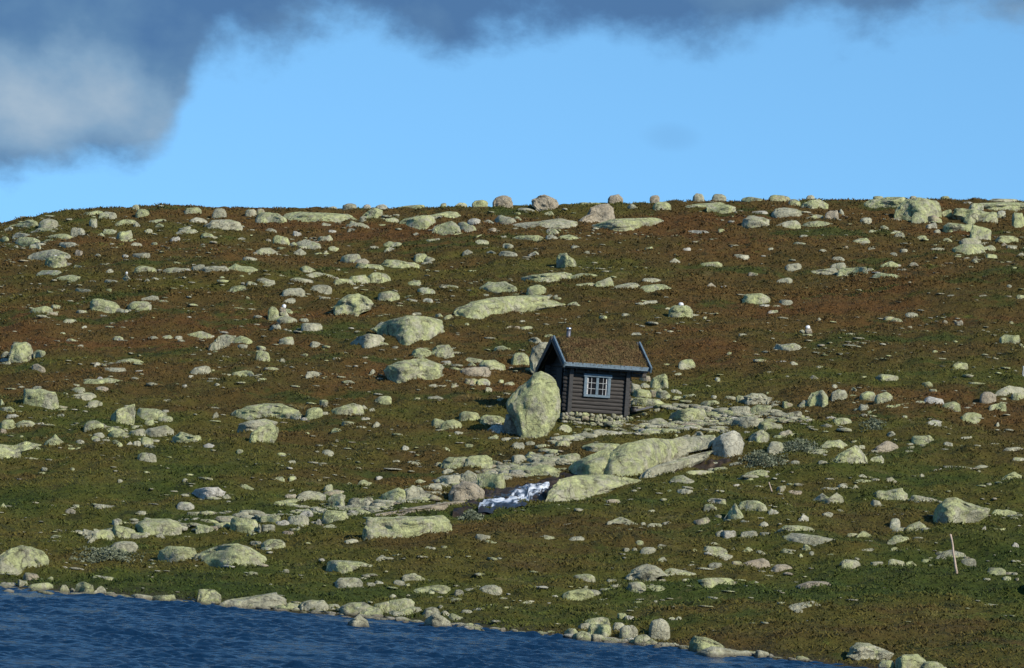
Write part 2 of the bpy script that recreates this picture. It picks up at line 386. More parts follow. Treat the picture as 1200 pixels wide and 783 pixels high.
258.1 694.2 334.8 713.8 sg|long waterline slab, grey, below the broad shore-side boulder
455.9 701.1 484.5 715.4 by|large lichen-green blocky rock up and left of the wide shore slab
924.3 704.1 963.4 715.9 sg|lone grey flat stone, grey, down and left of the pale low rock
335.3 705.7 353.7 716.9 sy|medium lichen-green flat slab, first right of the long waterline slab
438.0 704.4 455.9 718.4 by|medium lichen-green blocky rock left of the wide shore slab
352.4 703.1 384.3 718.9 rg|large grey rounded rock, second right of the long waterline slab
398.4 705.7 439.3 722.3 rg|very large grey rounded rock above the peaked rock in the water
422.7 710.8 448.2 725.1 sy|large lichen-green flat slab up and right of the peaked rock in the water
453.3 710.8 499.3 725.6 sy|wide shore slab, lichen-green, left of the outermost shore rock
495.5 711.3 514.7 726.6 rg|large grey rounded rock up and left of the outermost shore rock
685.6 723.0 713.7 736.3 by|large lichen-green blocky rock above the main shore pile rock
761.5 724.8 784.0 746.5 rg|large grey rounded rock up and left of the waterline wedge boulder
689.4 731.2 715.5 749.1 by|main shore pile rock, lichen-green, down and right of the dark-shouldered rock
726.5 732.5 746.9 749.1 rg|large grey rounded rock, first right of the main shore pile rock
670.3 738.9 694.5 751.1 sy|large lichen-green flat slab left of the main shore pile rock
743.1 743.5 762.3 755.7 rg|medium grey rounded rock, second right of the main shore pile rock
817.2 756.8 884.9 772.1 sg|very large grey flat slab down and right of the waterline wedge boulder
1030.3 773.4 1048.2 787.4 ry|medium lichen-green rounded rock down and right of the dark-sided corner rock
1050.8 766.5 1086.5 790.0 by|bottom edge rock, lichen-green, right of the dark-sided corner rock
1078.9 775.2 1107.0 792.5 ry|large lichen-green rounded rock right of the bottom edge rock
'''
STONES = '''42.2 316.6 72.8 323.2 sg;865.2 640.5 882.6 652.0 rg;207.5 588.1 226.9 598.3 ry;440.0 463.9 458.4 474.6 ry;28.1 670.4 46.0 681.4 by;661.3 736.3 676.7 749.1 ry;15.3 272.4 40.9 280.1 sy;940.9 251.2 966.4 258.8 sy;70.3 283.4 94.0 291.6 sy;214.7 243.0 236.4 251.9 rg;352.4 310.7 372.8 320.2 ry;1041.8 654.6 1059.7 665.3 ry;1176.5 523.7 1201.5 531.3 sg;1145.3 287.0 1167.0 295.6 sy;376.7 573.8 404.8 580.4 sy;272.1 598.3 291.3 608.0 by;833.3 477.5 853.3 486.7 bg;1135.1 237.9 1153.0 248.1 by;381.8 707.7 399.7 717.9 sg;753.3 747.8 770.7 758.3 rg;110.4 590.2 136.7 597.1 ry;804.4 550.8 836.4 556.4 sy;327.3 394.3 344.0 405.0 by;532.5 237.4 548.4 248.6 rk;83.8 266.5 99.7 277.8 by;506.5 489.9 522.3 501.2 by;363.9 593.7 384.3 602.4 sg;600.0 532.9 615.3 544.4 bg;868.3 621.8 887.5 631.0 sw;418.8 562.0 438.0 571.2 sy;740.0 448.3 751.7 463.3 by;694.0 503.5 709.9 514.5 bg;351.1 598.8 367.0 609.8 ry;652.4 497.1 670.3 506.8 sg;37.1 426.1 54.9 435.8 rg;489.6 336.5 509.5 345.2 sy;40.9 266.8 65.9 273.7 sy;812.6 605.5 831.3 614.7 sg;884.9 761.9 901.5 772.1 ry;1184.9 460.3 1201.5 470.5 by;707.3 748.6 740.5 753.7 sk;158.4 245.0 176.3 254.5 rg;97.1 619.3 112.4 630.3 bg;1085.3 492.5 1102.4 502.2 sy;372.8 274.9 388.9 285.2 ry;833.8 227.2 851.7 236.4 rk;478.4 561.5 499.8 569.2 rg;1100.6 245.0 1115.9 255.8 by;115.0 430.7 146.9 435.8 sg;280.1 568.1 300.0 576.3 ry;224.4 309.4 240.2 319.7 bg;1087.8 251.9 1103.7 262.2 by;526.1 718.4 542.8 728.1 sy;0.5 476.7 17.9 485.9 bk;340.4 291.0 358.8 299.7 py;884.2 644.3 901.5 653.5 ry;846.6 621.3 862.2 631.6 ry;268.8 334.5 288.2 342.7 rg;805.7 269.8 832.5 275.7 sg;933.2 602.2 947.5 613.2 py;321.7 609.1 340.9 617.2 sg;876.0 247.1 901.5 253.2 sy;222.3 254.5 242.8 262.2 sy;752.0 351.3 771.2 359.5 ry;153.3 623.9 173.8 631.6 by;400.9 238.4 418.8 247.1 rk;910.2 325.3 928.1 334.0 by;900.0 228.2 927.6 233.8 sy;358.8 435.0 374.6 444.7 ry;165.1 511.9 179.4 522.7 rg;854.3 541.1 877.3 547.7 sy;693.3 742.7 708.6 752.7 rw;445.7 254.8 468.7 261.4 sy;388.2 501.2 406.8 509.4 sg;39.6 409.7 53.2 421.0 rg;372.8 613.7 394.0 620.8 sg;805.7 642.8 821.3 652.5 rg;674.1 331.4 698.4 337.5 sg;306.4 613.7 321.7 623.4 by;485.3 297.2 500.6 306.9 by;559.4 443.4 573.9 453.7 ry;74.1 620.8 98.4 627.0 sy;919.2 308.4 938.3 316.1 by;413.7 303.0 432.9 310.7 sg;1020.1 585.3 1032.9 596.8 by;1125.4 654.0 1143.3 662.2 by;859.4 297.7 877.3 305.9 ry;825.4 330.9 841.2 340.1 py;617.9 534.9 633.2 544.4 by;787.5 473.7 806.3 481.3 ry;584.9 294.1 606.6 300.7 sg;449.5 289.0 466.1 297.7 rg;284.9 300.5 301.0 309.4 rg;1095.5 650.0 1109.5 660.2 sg;67.7 685.2 81.8 695.4 py;1002.7 561.5 1030.8 566.6 sg;186.0 487.4 202.4 496.1 ry;600.0 253.2 615.8 262.2 ry;824.4 590.7 839.7 599.9 sg;21.0 677.5 33.2 689.0 by;900.0 595.8 915.3 605.0 rg;0.0 682.1 23.0 688.3 sg;88.2 337.0 109.4 343.7 rg;286.7 245.0 301.5 254.5 rk;1034.2 558.9 1051.3 567.1 py;639.6 267.5 655.7 276.2 rg;155.4 296.1 175.6 303.0 by;545.3 418.4 566.3 425.0 sy;579.0 405.0 598.5 412.2 sy;548.4 255.8 562.7 265.5 by;677.9 729.9 691.5 740.2 ry;651.1 516.5 667.0 525.2 by;563.2 257.1 580.6 265.0 sy;171.2 256.5 198.0 261.7 sy;972.8 307.9 990.7 315.6 bg;0.0 411.5 15.3 420.4 rg;553.0 234.3 572.1 241.5 rk;750.8 641.3 768.7 648.9 ry;810.8 505.3 825.0 515.0 ry;588.8 447.0 602.8 456.7 rg;923.5 233.3 938.3 242.5 rg;1117.2 425.0 1133.8 433.2 by;830.0 583.5 850.4 590.2 rk;348.6 595.8 365.2 604.0 ry;1043.1 607.5 1054.6 619.3 sg;811.6 226.6 825.4 236.4 rk;665.2 353.4 680.5 362.1 ry;686.9 690.8 704.3 698.5 sy;557.6 625.4 575.0 633.1 ry;527.4 630.3 553.0 635.4 sk;567.8 632.8 586.7 639.7 sg;131.9 515.0 145.7 524.4 py;961.3 570.7 984.3 576.3 sg;935.3 469.0 948.6 478.7 rg;59.3 627.0 78.7 633.6 sy;1006.0 473.1 1018.1 483.8 rg;555.5 733.8 570.4 742.5 ry;166.1 346.2 185.3 352.9 rg;734.9 238.4 750.3 246.6 py;100.9 629.0 112.4 639.7 rg;850.8 489.7 865.0 498.3 rg;131.6 607.3 143.6 617.5 rg;516.7 715.4 530.0 724.6 rg;209.5 265.0 223.6 273.7 by;639.6 274.9 654.9 282.9 sy;178.9 261.4 194.7 269.1 ry;545.3 443.4 560.1 451.6 rg;315.8 379.7 328.6 389.2 rg;1085.3 260.4 1098.0 269.8 bg;946.5 439.4 963.4 446.5 py;83.6 453.7 99.1 461.3 ry;519.3 368.2 533.8 376.4 rk;236.4 272.4 249.7 281.3 ry;555.5 280.8 572.1 288.0 rg;912.5 503.3 928.3 510.8 sy;761.7 455.0 775.8 463.3 bg;52.4 633.1 71.6 639.2 sy;437.5 650.0 452.8 657.6 rg;605.1 243.5 628.1 248.6 sg;439.3 239.2 454.6 246.8 rg;337.1 283.9 352.4 291.6 rg;703.5 688.3 722.7 694.4 sw;1020.1 533.9 1035.4 541.6 sk;905.0 510.0 928.3 515.0 sg;750.0 438.3 761.7 448.3 by;169.9 491.5 181.9 501.2 ry;1068.7 275.7 1086.0 282.4 sy;103.5 469.0 119.6 476.1 rg;634.5 391.7 650.6 398.9 ry;600.0 517.5 614.1 525.7 sg;541.5 687.8 561.9 693.4 sy;116.3 496.1 127.8 506.0 rk;541.5 732.5 558.1 739.4 sg;576.0 539.3 588.8 548.2 ry;242.8 616.2 255.5 625.2 by;752.8 325.8 775.0 330.9 sy;477.3 540.0 493.2 547.2 rg;1060.5 366.2 1076.3 373.3 sk;111.9 272.4 125.7 280.6 ry;862.5 463.3 873.3 473.7 rg;1034.2 255.8 1058.4 260.4 sy;750.8 448.3 764.2 456.7 sg;288.8 329.4 301.5 338.1 rg;125.2 695.4 146.9 700.5 sg;633.2 247.1 649.8 253.7 sy;909.7 568.7 920.4 578.9 bk;973.6 300.7 988.9 307.9 sg;501.4 463.4 519.3 469.5 sy;794.2 572.7 812.1 578.9 sg;476.3 328.6 493.4 335.0 sy;619.9 395.3 636.3 401.9 ry;780.9 302.3 797.3 308.9 py;552.5 711.8 568.8 718.4 sg;407.3 267.3 425.7 273.2 sy;718.8 729.2 731.6 737.6 by;707.3 585.0 726.5 590.7 sg;1006.0 642.3 1025.2 647.9 sk;815.9 367.2 842.2 371.3 sg;838.2 620.1 848.4 630.5 ry;913.3 350.8 929.4 357.5 sy;1020.1 658.1 1034.9 665.3 ry;769.9 652.5 781.4 661.7 sy;1061.5 657.6 1075.3 665.3 ry;1080.2 447.0 1092.9 455.2 by;773.8 752.7 786.5 760.9 ry;916.7 470.0 929.2 478.3 by;518.5 549.2 532.0 556.9 ry;104.8 255.8 113.7 267.3 by;548.4 424.0 560.1 432.7 rg;527.4 700.5 540.7 708.2 rg;74.1 373.8 89.4 380.5 sy;173.3 393.8 186.5 401.4 by;400.9 493.5 416.3 500.2 rg;735.4 749.1 750.8 755.7 ry;89.4 419.9 109.4 425.0 sy;300.0 244.3 310.7 253.7 ry;1167.0 246.8 1179.0 255.3 ry;617.9 294.1 631.9 301.3 rg;666.4 628.5 684.3 634.1 sy;1142.8 544.6 1160.6 550.3 rg;784.2 456.3 800.3 462.5 rg;1007.3 254.8 1022.1 261.4 ry;77.2 396.8 92.0 403.5 ry;590.0 381.5 609.2 386.6 sy;1155.5 297.2 1168.3 304.8 ry;923.0 574.3 942.2 579.4 sg;758.9 613.2 776.3 618.8 sw;475.8 349.8 489.6 356.7 rg;377.9 526.7 391.2 533.9 ry;258.1 578.9 272.9 585.3 ry;363.9 399.9 375.4 408.1 ry;121.4 268.0 136.7 274.2 sy;330.7 361.8 342.9 369.5 by;76.7 595.8 88.2 604.0 rg;509.5 333.7 537.6 337.0 sg;842.8 648.4 859.4 654.0 sg;34.5 285.4 47.5 292.6 ry;843.0 469.2 854.2 477.5 rg;542.2 292.3 556.8 298.7 ry;800.3 461.7 815.0 468.0 ry;900.0 469.7 915.0 475.8 ry;0.0 589.4 9.7 598.8 rg;524.4 272.4 543.3 277.2 sw;127.8 360.5 145.7 365.7 sg;420.1 474.1 432.9 481.3 rk;498.0 300.2 510.8 307.4 by;478.4 650.0 491.1 657.1 ry;155.9 259.6 166.1 268.6 rg;379.7 567.4 389.9 576.3 by;515.9 523.9 527.4 531.9 rk;802.4 588.6 817.2 594.8 rg;333.7 578.4 348.6 584.5 sy;403.5 631.6 419.6 637.2 sy;182.7 624.9 196.3 631.6 ry;587.5 710.8 601.5 717.2 sg;185.3 351.6 199.3 358.0 rg;570.4 293.6 584.9 299.7 ry;219.8 599.4 235.6 605.0 rg;1004.8 555.4 1018.1 562.0 sg;122.1 315.1 135.4 321.7 rk;89.4 363.1 102.7 369.7 rg;494.2 349.3 507.5 355.9 ry;219.8 701.1 233.0 707.7 rk;1048.2 272.6 1059.7 280.3 rg;208.3 606.5 219.8 614.2 rg;151.3 283.9 166.9 289.5 ry;7.7 485.3 21.7 491.5 ry;108.6 506.8 122.7 512.9 sy;830.5 659.1 845.8 664.8 sy;787.5 464.2 800.3 470.8 rg;189.1 392.7 201.9 399.4 rg;761.5 228.7 773.3 235.8 rk;636.5 626.4 650.1 632.6 rg;877.3 318.6 888.8 325.8 rw;95.8 273.2 107.3 280.3 rg;836.4 546.9 852.5 552.0 sy;1178.5 287.0 1191.8 293.1 sy;1137.1 303.3 1148.4 310.5 rk;482.7 366.2 494.7 372.8 ry;997.1 567.6 1006.8 575.8 py;850.8 483.7 866.7 488.7 sk;1187.5 535.4 1201.5 541.1 rg;907.7 422.5 923.0 427.6 sy;1184.9 635.4 1195.1 643.1 rg;540.7 714.6 553.0 721.0 rg;0.0 502.2 7.7 512.4 rg;49.8 280.3 65.2 285.4 sg;425.2 239.4 435.4 247.1 rg;572.1 509.4 584.9 515.5 rg;789.1 722.3 799.3 729.9 rg;743.6 624.7 759.7 629.5 sy;332.7 349.0 346.0 354.9 sg;824.2 478.3 835.8 485.0 rg;798.3 509.2 808.7 516.7 ry;435.4 494.0 446.2 501.2 py;300.0 613.2 306.4 625.2 ry;589.5 285.2 601.5 291.6 ry;412.4 499.1 429.0 503.7 sg;1041.8 270.6 1058.4 275.2 sy;924.3 744.0 940.9 748.6 sg;1104.4 278.8 1115.9 285.4 sg;274.2 277.8 288.2 283.1 ry;392.0 578.4 404.3 584.5 ry;981.8 567.1 994.0 573.3 rg;383.0 241.7 395.8 247.6 rg;506.5 437.8 521.0 442.9 sg;24.3 263.4 35.8 269.8 rg;1090.4 290.0 1108.3 294.1 sy;5.1 265.5 15.3 272.6 rg;532.5 690.8 542.8 698.0 sy;167.4 326.3 178.4 332.9 rg;486.5 546.2 502.4 550.8 sw;37.1 452.4 49.3 458.3 ry;320.4 558.4 333.2 564.1 sy;501.4 449.8 512.6 456.2 ry;917.9 589.6 928.6 596.3 rg;900.0 766.0 909.2 773.6 ry;494.2 306.4 509.5 311.0 sg;255.5 599.9 270.9 604.5 sg;122.7 327.3 138.0 331.9 sy;1118.5 374.9 1128.2 382.0 ry;222.8 611.6 236.4 616.7 sy;300.0 603.4 307.7 612.4 rg;850.0 463.3 861.7 469.2 rg;0.0 276.7 10.2 283.4 ry;38.3 522.7 48.6 529.3 sg;723.9 718.4 734.2 725.1 rw;199.3 276.7 210.8 282.6 ry;507.0 541.8 518.5 547.7 ry;343.4 270.3 353.2 277.2 rg;187.8 467.7 203.2 472.1 sy;1189.3 296.1 1200.0 302.3 ry;247.9 482.3 257.1 489.4 py;573.4 288.5 586.2 293.6 ry;680.5 294.1 690.7 300.5 rg;458.9 648.9 471.7 654.0 ry;610.7 704.6 623.5 709.7 rw;963.4 599.9 976.1 605.0 sg;238.9 519.1 251.7 524.2 sy;556.3 274.9 565.8 281.8 rw;284.9 347.0 294.4 353.9 rw;255.5 613.2 267.0 618.8 rg;935.8 514.0 947.3 519.6 rg;925.6 423.5 937.1 429.1 rg;300.0 405.1 311.5 410.7 ry;1049.5 314.5 1063.5 319.1 sy;940.9 637.7 950.6 644.3 rg;1105.7 517.5 1116.2 523.7 ry;628.1 739.4 637.1 746.5 rg;658.8 612.6 672.6 617.2 sg;930.2 283.4 944.0 288.0 ry;968.5 648.9 979.7 654.6 ry;175.3 521.4 186.0 527.3 ry;775.0 611.1 787.3 616.2 sk;614.6 516.3 626.8 521.4 sg;368.5 608.0 376.7 615.7 ry;544.8 519.6 555.0 525.7 ry;1066.1 307.4 1076.3 313.5 rg;1030.8 264.0 1043.1 269.1 rk;765.0 478.3 773.3 485.8 rg;461.5 679.6 475.0 684.2 sg;1101.9 374.9 1110.6 382.0 ry;731.6 721.0 742.6 726.6 rw;154.6 239.9 163.5 246.8 rk;884.9 386.6 900.0 390.7 sy;384.3 288.5 397.6 293.1 sg;405.3 565.1 414.5 571.7 ry;431.6 477.9 439.3 485.9 rg;374.6 468.5 384.3 474.6 rk;237.6 598.3 247.4 604.5 ry;146.9 517.0 155.9 523.7 rg;155.9 516.5 164.8 523.2 rg;1124.9 510.9 1141.5 514.5 sy;311.5 267.5 324.3 272.1 sg;1094.2 548.7 1105.7 553.8 ry;739.3 389.7 752.0 394.3 sy;997.1 453.2 1005.3 460.3 ry;88.2 292.8 96.6 299.7 rg;1041.8 295.6 1051.3 301.8 ry;210.8 560.5 220.3 566.6 ry;570.9 267.0 581.1 272.6 ry;944.7 228.7 954.9 234.3 rk;429.8 682.1 441.1 687.3 sg;1185.7 312.5 1198.0 317.1 ry;510.1 367.2 519.3 373.3 rw;439.3 680.6 450.3 685.7 sg;67.0 484.8 75.4 491.5 ry;54.9 675.5 62.6 682.7 rg;580.6 269.8 590.8 275.2 ry;988.2 390.2 1003.5 393.8 sy;116.3 368.7 126.5 374.1 rg;1040.0 505.3 1050.8 510.4 ry;865.8 390.7 875.5 396.3 ry;776.3 573.8 790.4 577.6 sy;832.5 635.4 844.8 639.7 ry;783.5 723.0 791.1 729.9 ry;900.0 363.1 911.5 367.7 sy;600.0 248.6 611.5 253.2 sy;376.7 260.9 388.2 265.5 sg;338.3 557.7 347.3 563.5 rg;455.9 695.9 466.1 701.1 rg;755.9 289.0 766.1 294.1 ry;0.0 468.0 5.1 478.2 rg;484.0 272.4 494.2 277.5 rg;160.5 598.8 170.7 604.0 rw;63.9 620.1 74.1 625.2 ry;1172.1 284.4 1182.4 289.5 rw;955.7 428.6 965.9 433.7 ry;770.7 637.2 781.9 641.8 rk;431.6 432.7 440.0 438.8 ry;568.8 453.2 576.5 459.8 ry;81.3 688.8 88.9 695.4 ry;242.2 549.5 255.5 553.3 sy;1008.6 440.4 1016.3 447.0 rg;409.9 258.3 418.8 264.0 sy;102.2 328.3 116.3 331.9 sg;204.4 393.3 213.4 398.9 rg;769.9 641.3 778.9 646.9 ry;907.7 357.0 915.8 363.1 rg;982.5 245.0 990.7 251.2 py;132.9 393.8 144.4 398.1 sy;1184.2 433.2 1193.9 438.3 ry;799.8 290.0 809.5 295.1 ry;338.3 573.3 348.0 578.4 ry;934.5 648.2 940.9 655.8 rg;1191.3 345.2 1200.0 350.8 rw;497.3 279.8 510.8 283.4 sy;669.5 287.5 681.3 291.6 sg;728.3 367.2 740.0 371.3 sy;3.8 285.2 14.8 289.5 sg;1075.8 554.9 1083.0 561.5 py;997.1 515.5 1008.6 519.6 rg;844.0 334.5 854.3 339.1 rg;34.5 689.8 46.0 693.9 ry;201.9 306.4 213.4 310.5 sg;471.2 521.6 480.4 526.7 rk;108.3 424.3 117.0 429.6 ry;457.9 538.8 468.7 543.1 ry;674.1 396.3 682.3 401.9 rg;326.3 321.7 336.3 326.3 sg;995.8 636.7 1002.2 643.8 rg;528.7 448.6 537.6 453.7 rg;238.9 608.0 247.9 613.2 ry;177.6 324.8 186.5 329.9 rg;84.8 591.2 93.5 596.3 ry;955.7 371.8 964.4 376.9 py;1145.3 345.2 1156.8 349.0 sy;960.1 291.6 969.5 296.1 ry;454.6 506.0 463.5 510.9 rw;582.1 652.5 589.8 658.1 ry;14.1 287.0 21.7 292.6 rg;434.2 704.6 441.8 710.3 ry;116.3 518.6 126.7 522.7 sy;585.7 735.3 592.6 741.4 ry;354.2 506.0 362.9 510.9 ry;1086.5 652.5 1094.7 657.6 ry;1109.5 345.2 1119.8 349.3 sy;786.7 508.3 795.0 513.3 ry;1054.6 291.6 1063.5 296.1 rg;325.6 676.0 337.1 679.6 sw;721.4 502.7 732.9 506.3 sg;921.7 566.1 930.7 570.7 rk;1101.9 229.7 1113.4 233.3 rg;809.0 602.2 818.5 606.5 sw;213.1 450.1 219.3 456.7 ry;948.0 645.9 954.2 652.5 rg;600.0 335.0 605.6 342.1 ry;853.0 258.3 861.7 262.9 ry;994.5 307.9 1004.3 312.0 rg;1003.5 575.3 1014.5 578.9 rk;841.5 268.0 849.1 273.2 ry;429.0 494.5 436.7 499.7 ry;974.6 450.1 982.3 455.2 rg;854.3 641.8 861.9 646.9 rg;1026.5 268.6 1034.9 273.2 ry;251.7 448.6 260.1 453.2 ry;1018.1 269.1 1027.3 273.2 sw;702.2 369.2 711.4 373.3 sy;711.2 683.9 719.6 688.3 rw;500.6 692.4 509.5 696.5 sy;1126.1 465.9 1135.1 470.0 ry;326.8 419.9 334.8 424.5 ry;700.9 701.8 710.4 705.7 rk;337.1 539.3 346.5 543.1 sw;1160.6 519.1 1174.7 521.6 sg;485.3 465.9 492.9 470.5 ry;515.9 237.9 523.6 242.5 rg;253.0 386.6 260.6 391.2 rg;582.4 465.9 590.0 470.5 ry;750.8 483.3 758.3 488.0 ry;54.9 487.4 63.4 491.5 ry;394.5 564.8 403.5 568.7 sy;72.1 543.1 78.7 548.2 rw;712.4 627.5 719.1 632.6 rg;47.3 327.3 56.7 330.9 sy;744.9 633.1 754.3 636.7 sk;834.2 493.0 841.7 497.5 ry;48.6 547.2 55.7 551.8 ry;646.5 345.2 653.7 349.8 ry;1165.8 494.5 1172.1 499.7 rg;1022.7 229.7 1035.4 232.3 rg;1150.4 616.2 1155.5 622.6 rg;111.2 297.4 119.6 301.3 sy;1089.1 455.7 1098.0 459.3 ry;290.0 268.6 299.0 272.1 sy;1094.2 268.6 1101.9 272.6 sy;440.5 557.9 448.2 562.0 ry;94.5 381.5 102.2 385.6 sw;261.2 519.1 268.8 523.2 sw;249.1 459.3 256.8 463.4 ry;265.2 329.4 275.5 332.4 sy;850.4 412.2 858.1 416.3 rg;759.7 500.7 767.5 504.7 ry;826.4 451.1 833.8 455.2 ry;739.3 641.8 747.7 645.4 rk;143.1 297.7 151.3 301.3 sy;89.4 403.5 97.6 407.1 sy;1061.0 329.4 1068.1 333.5 rk;730.3 641.8 737.5 645.9 rk;81.3 547.7 87.4 552.3 rk;1193.9 401.9 1200.0 406.5 rw;372.8 407.8 381.3 411.1 sg;367.7 675.0 375.4 678.6 sg;40.9 501.7 48.6 505.3 sy;88.2 523.9 95.1 527.8 rg;1182.4 376.4 1188.8 380.5 ry;900.0 289.5 906.4 293.6 sy;138.0 561.5 144.4 565.6 sy;1179.8 333.5 1186.2 337.5 rg;694.5 633.6 700.2 638.2 ry;354.2 414.3 361.3 417.9 sy;778.9 360.0 786.0 363.6 sy;497.3 315.6 504.4 319.1 sy;1093.7 318.6 1099.8 322.7 rw;73.6 459.8 79.7 463.9 ry;1066.1 229.7 1074.3 232.8 rk;177.6 283.9 184.5 287.5 rg;416.3 547.2 423.2 550.8 ry;514.1 708.7 521.0 712.3 ry;195.5 290.8 201.9 294.6 rg;833.3 463.0 840.0 466.7 ry;377.9 293.6 383.8 297.7 rg;127.8 291.0 134.9 294.4 sy;919.9 439.9 926.6 443.4 ry;804.4 721.0 812.1 724.1 sw;837.6 442.2 844.0 445.5 sy;1092.9 410.1 1099.3 413.2 sy;70.3 389.2 76.7 392.2 sg;659.3 395.8 663.9 399.9 ry;817.2 720.5 822.3 724.1 rw;661.3 373.3 665.9 376.9 rg;897.5 459.2 901.3 462.5 ry'''
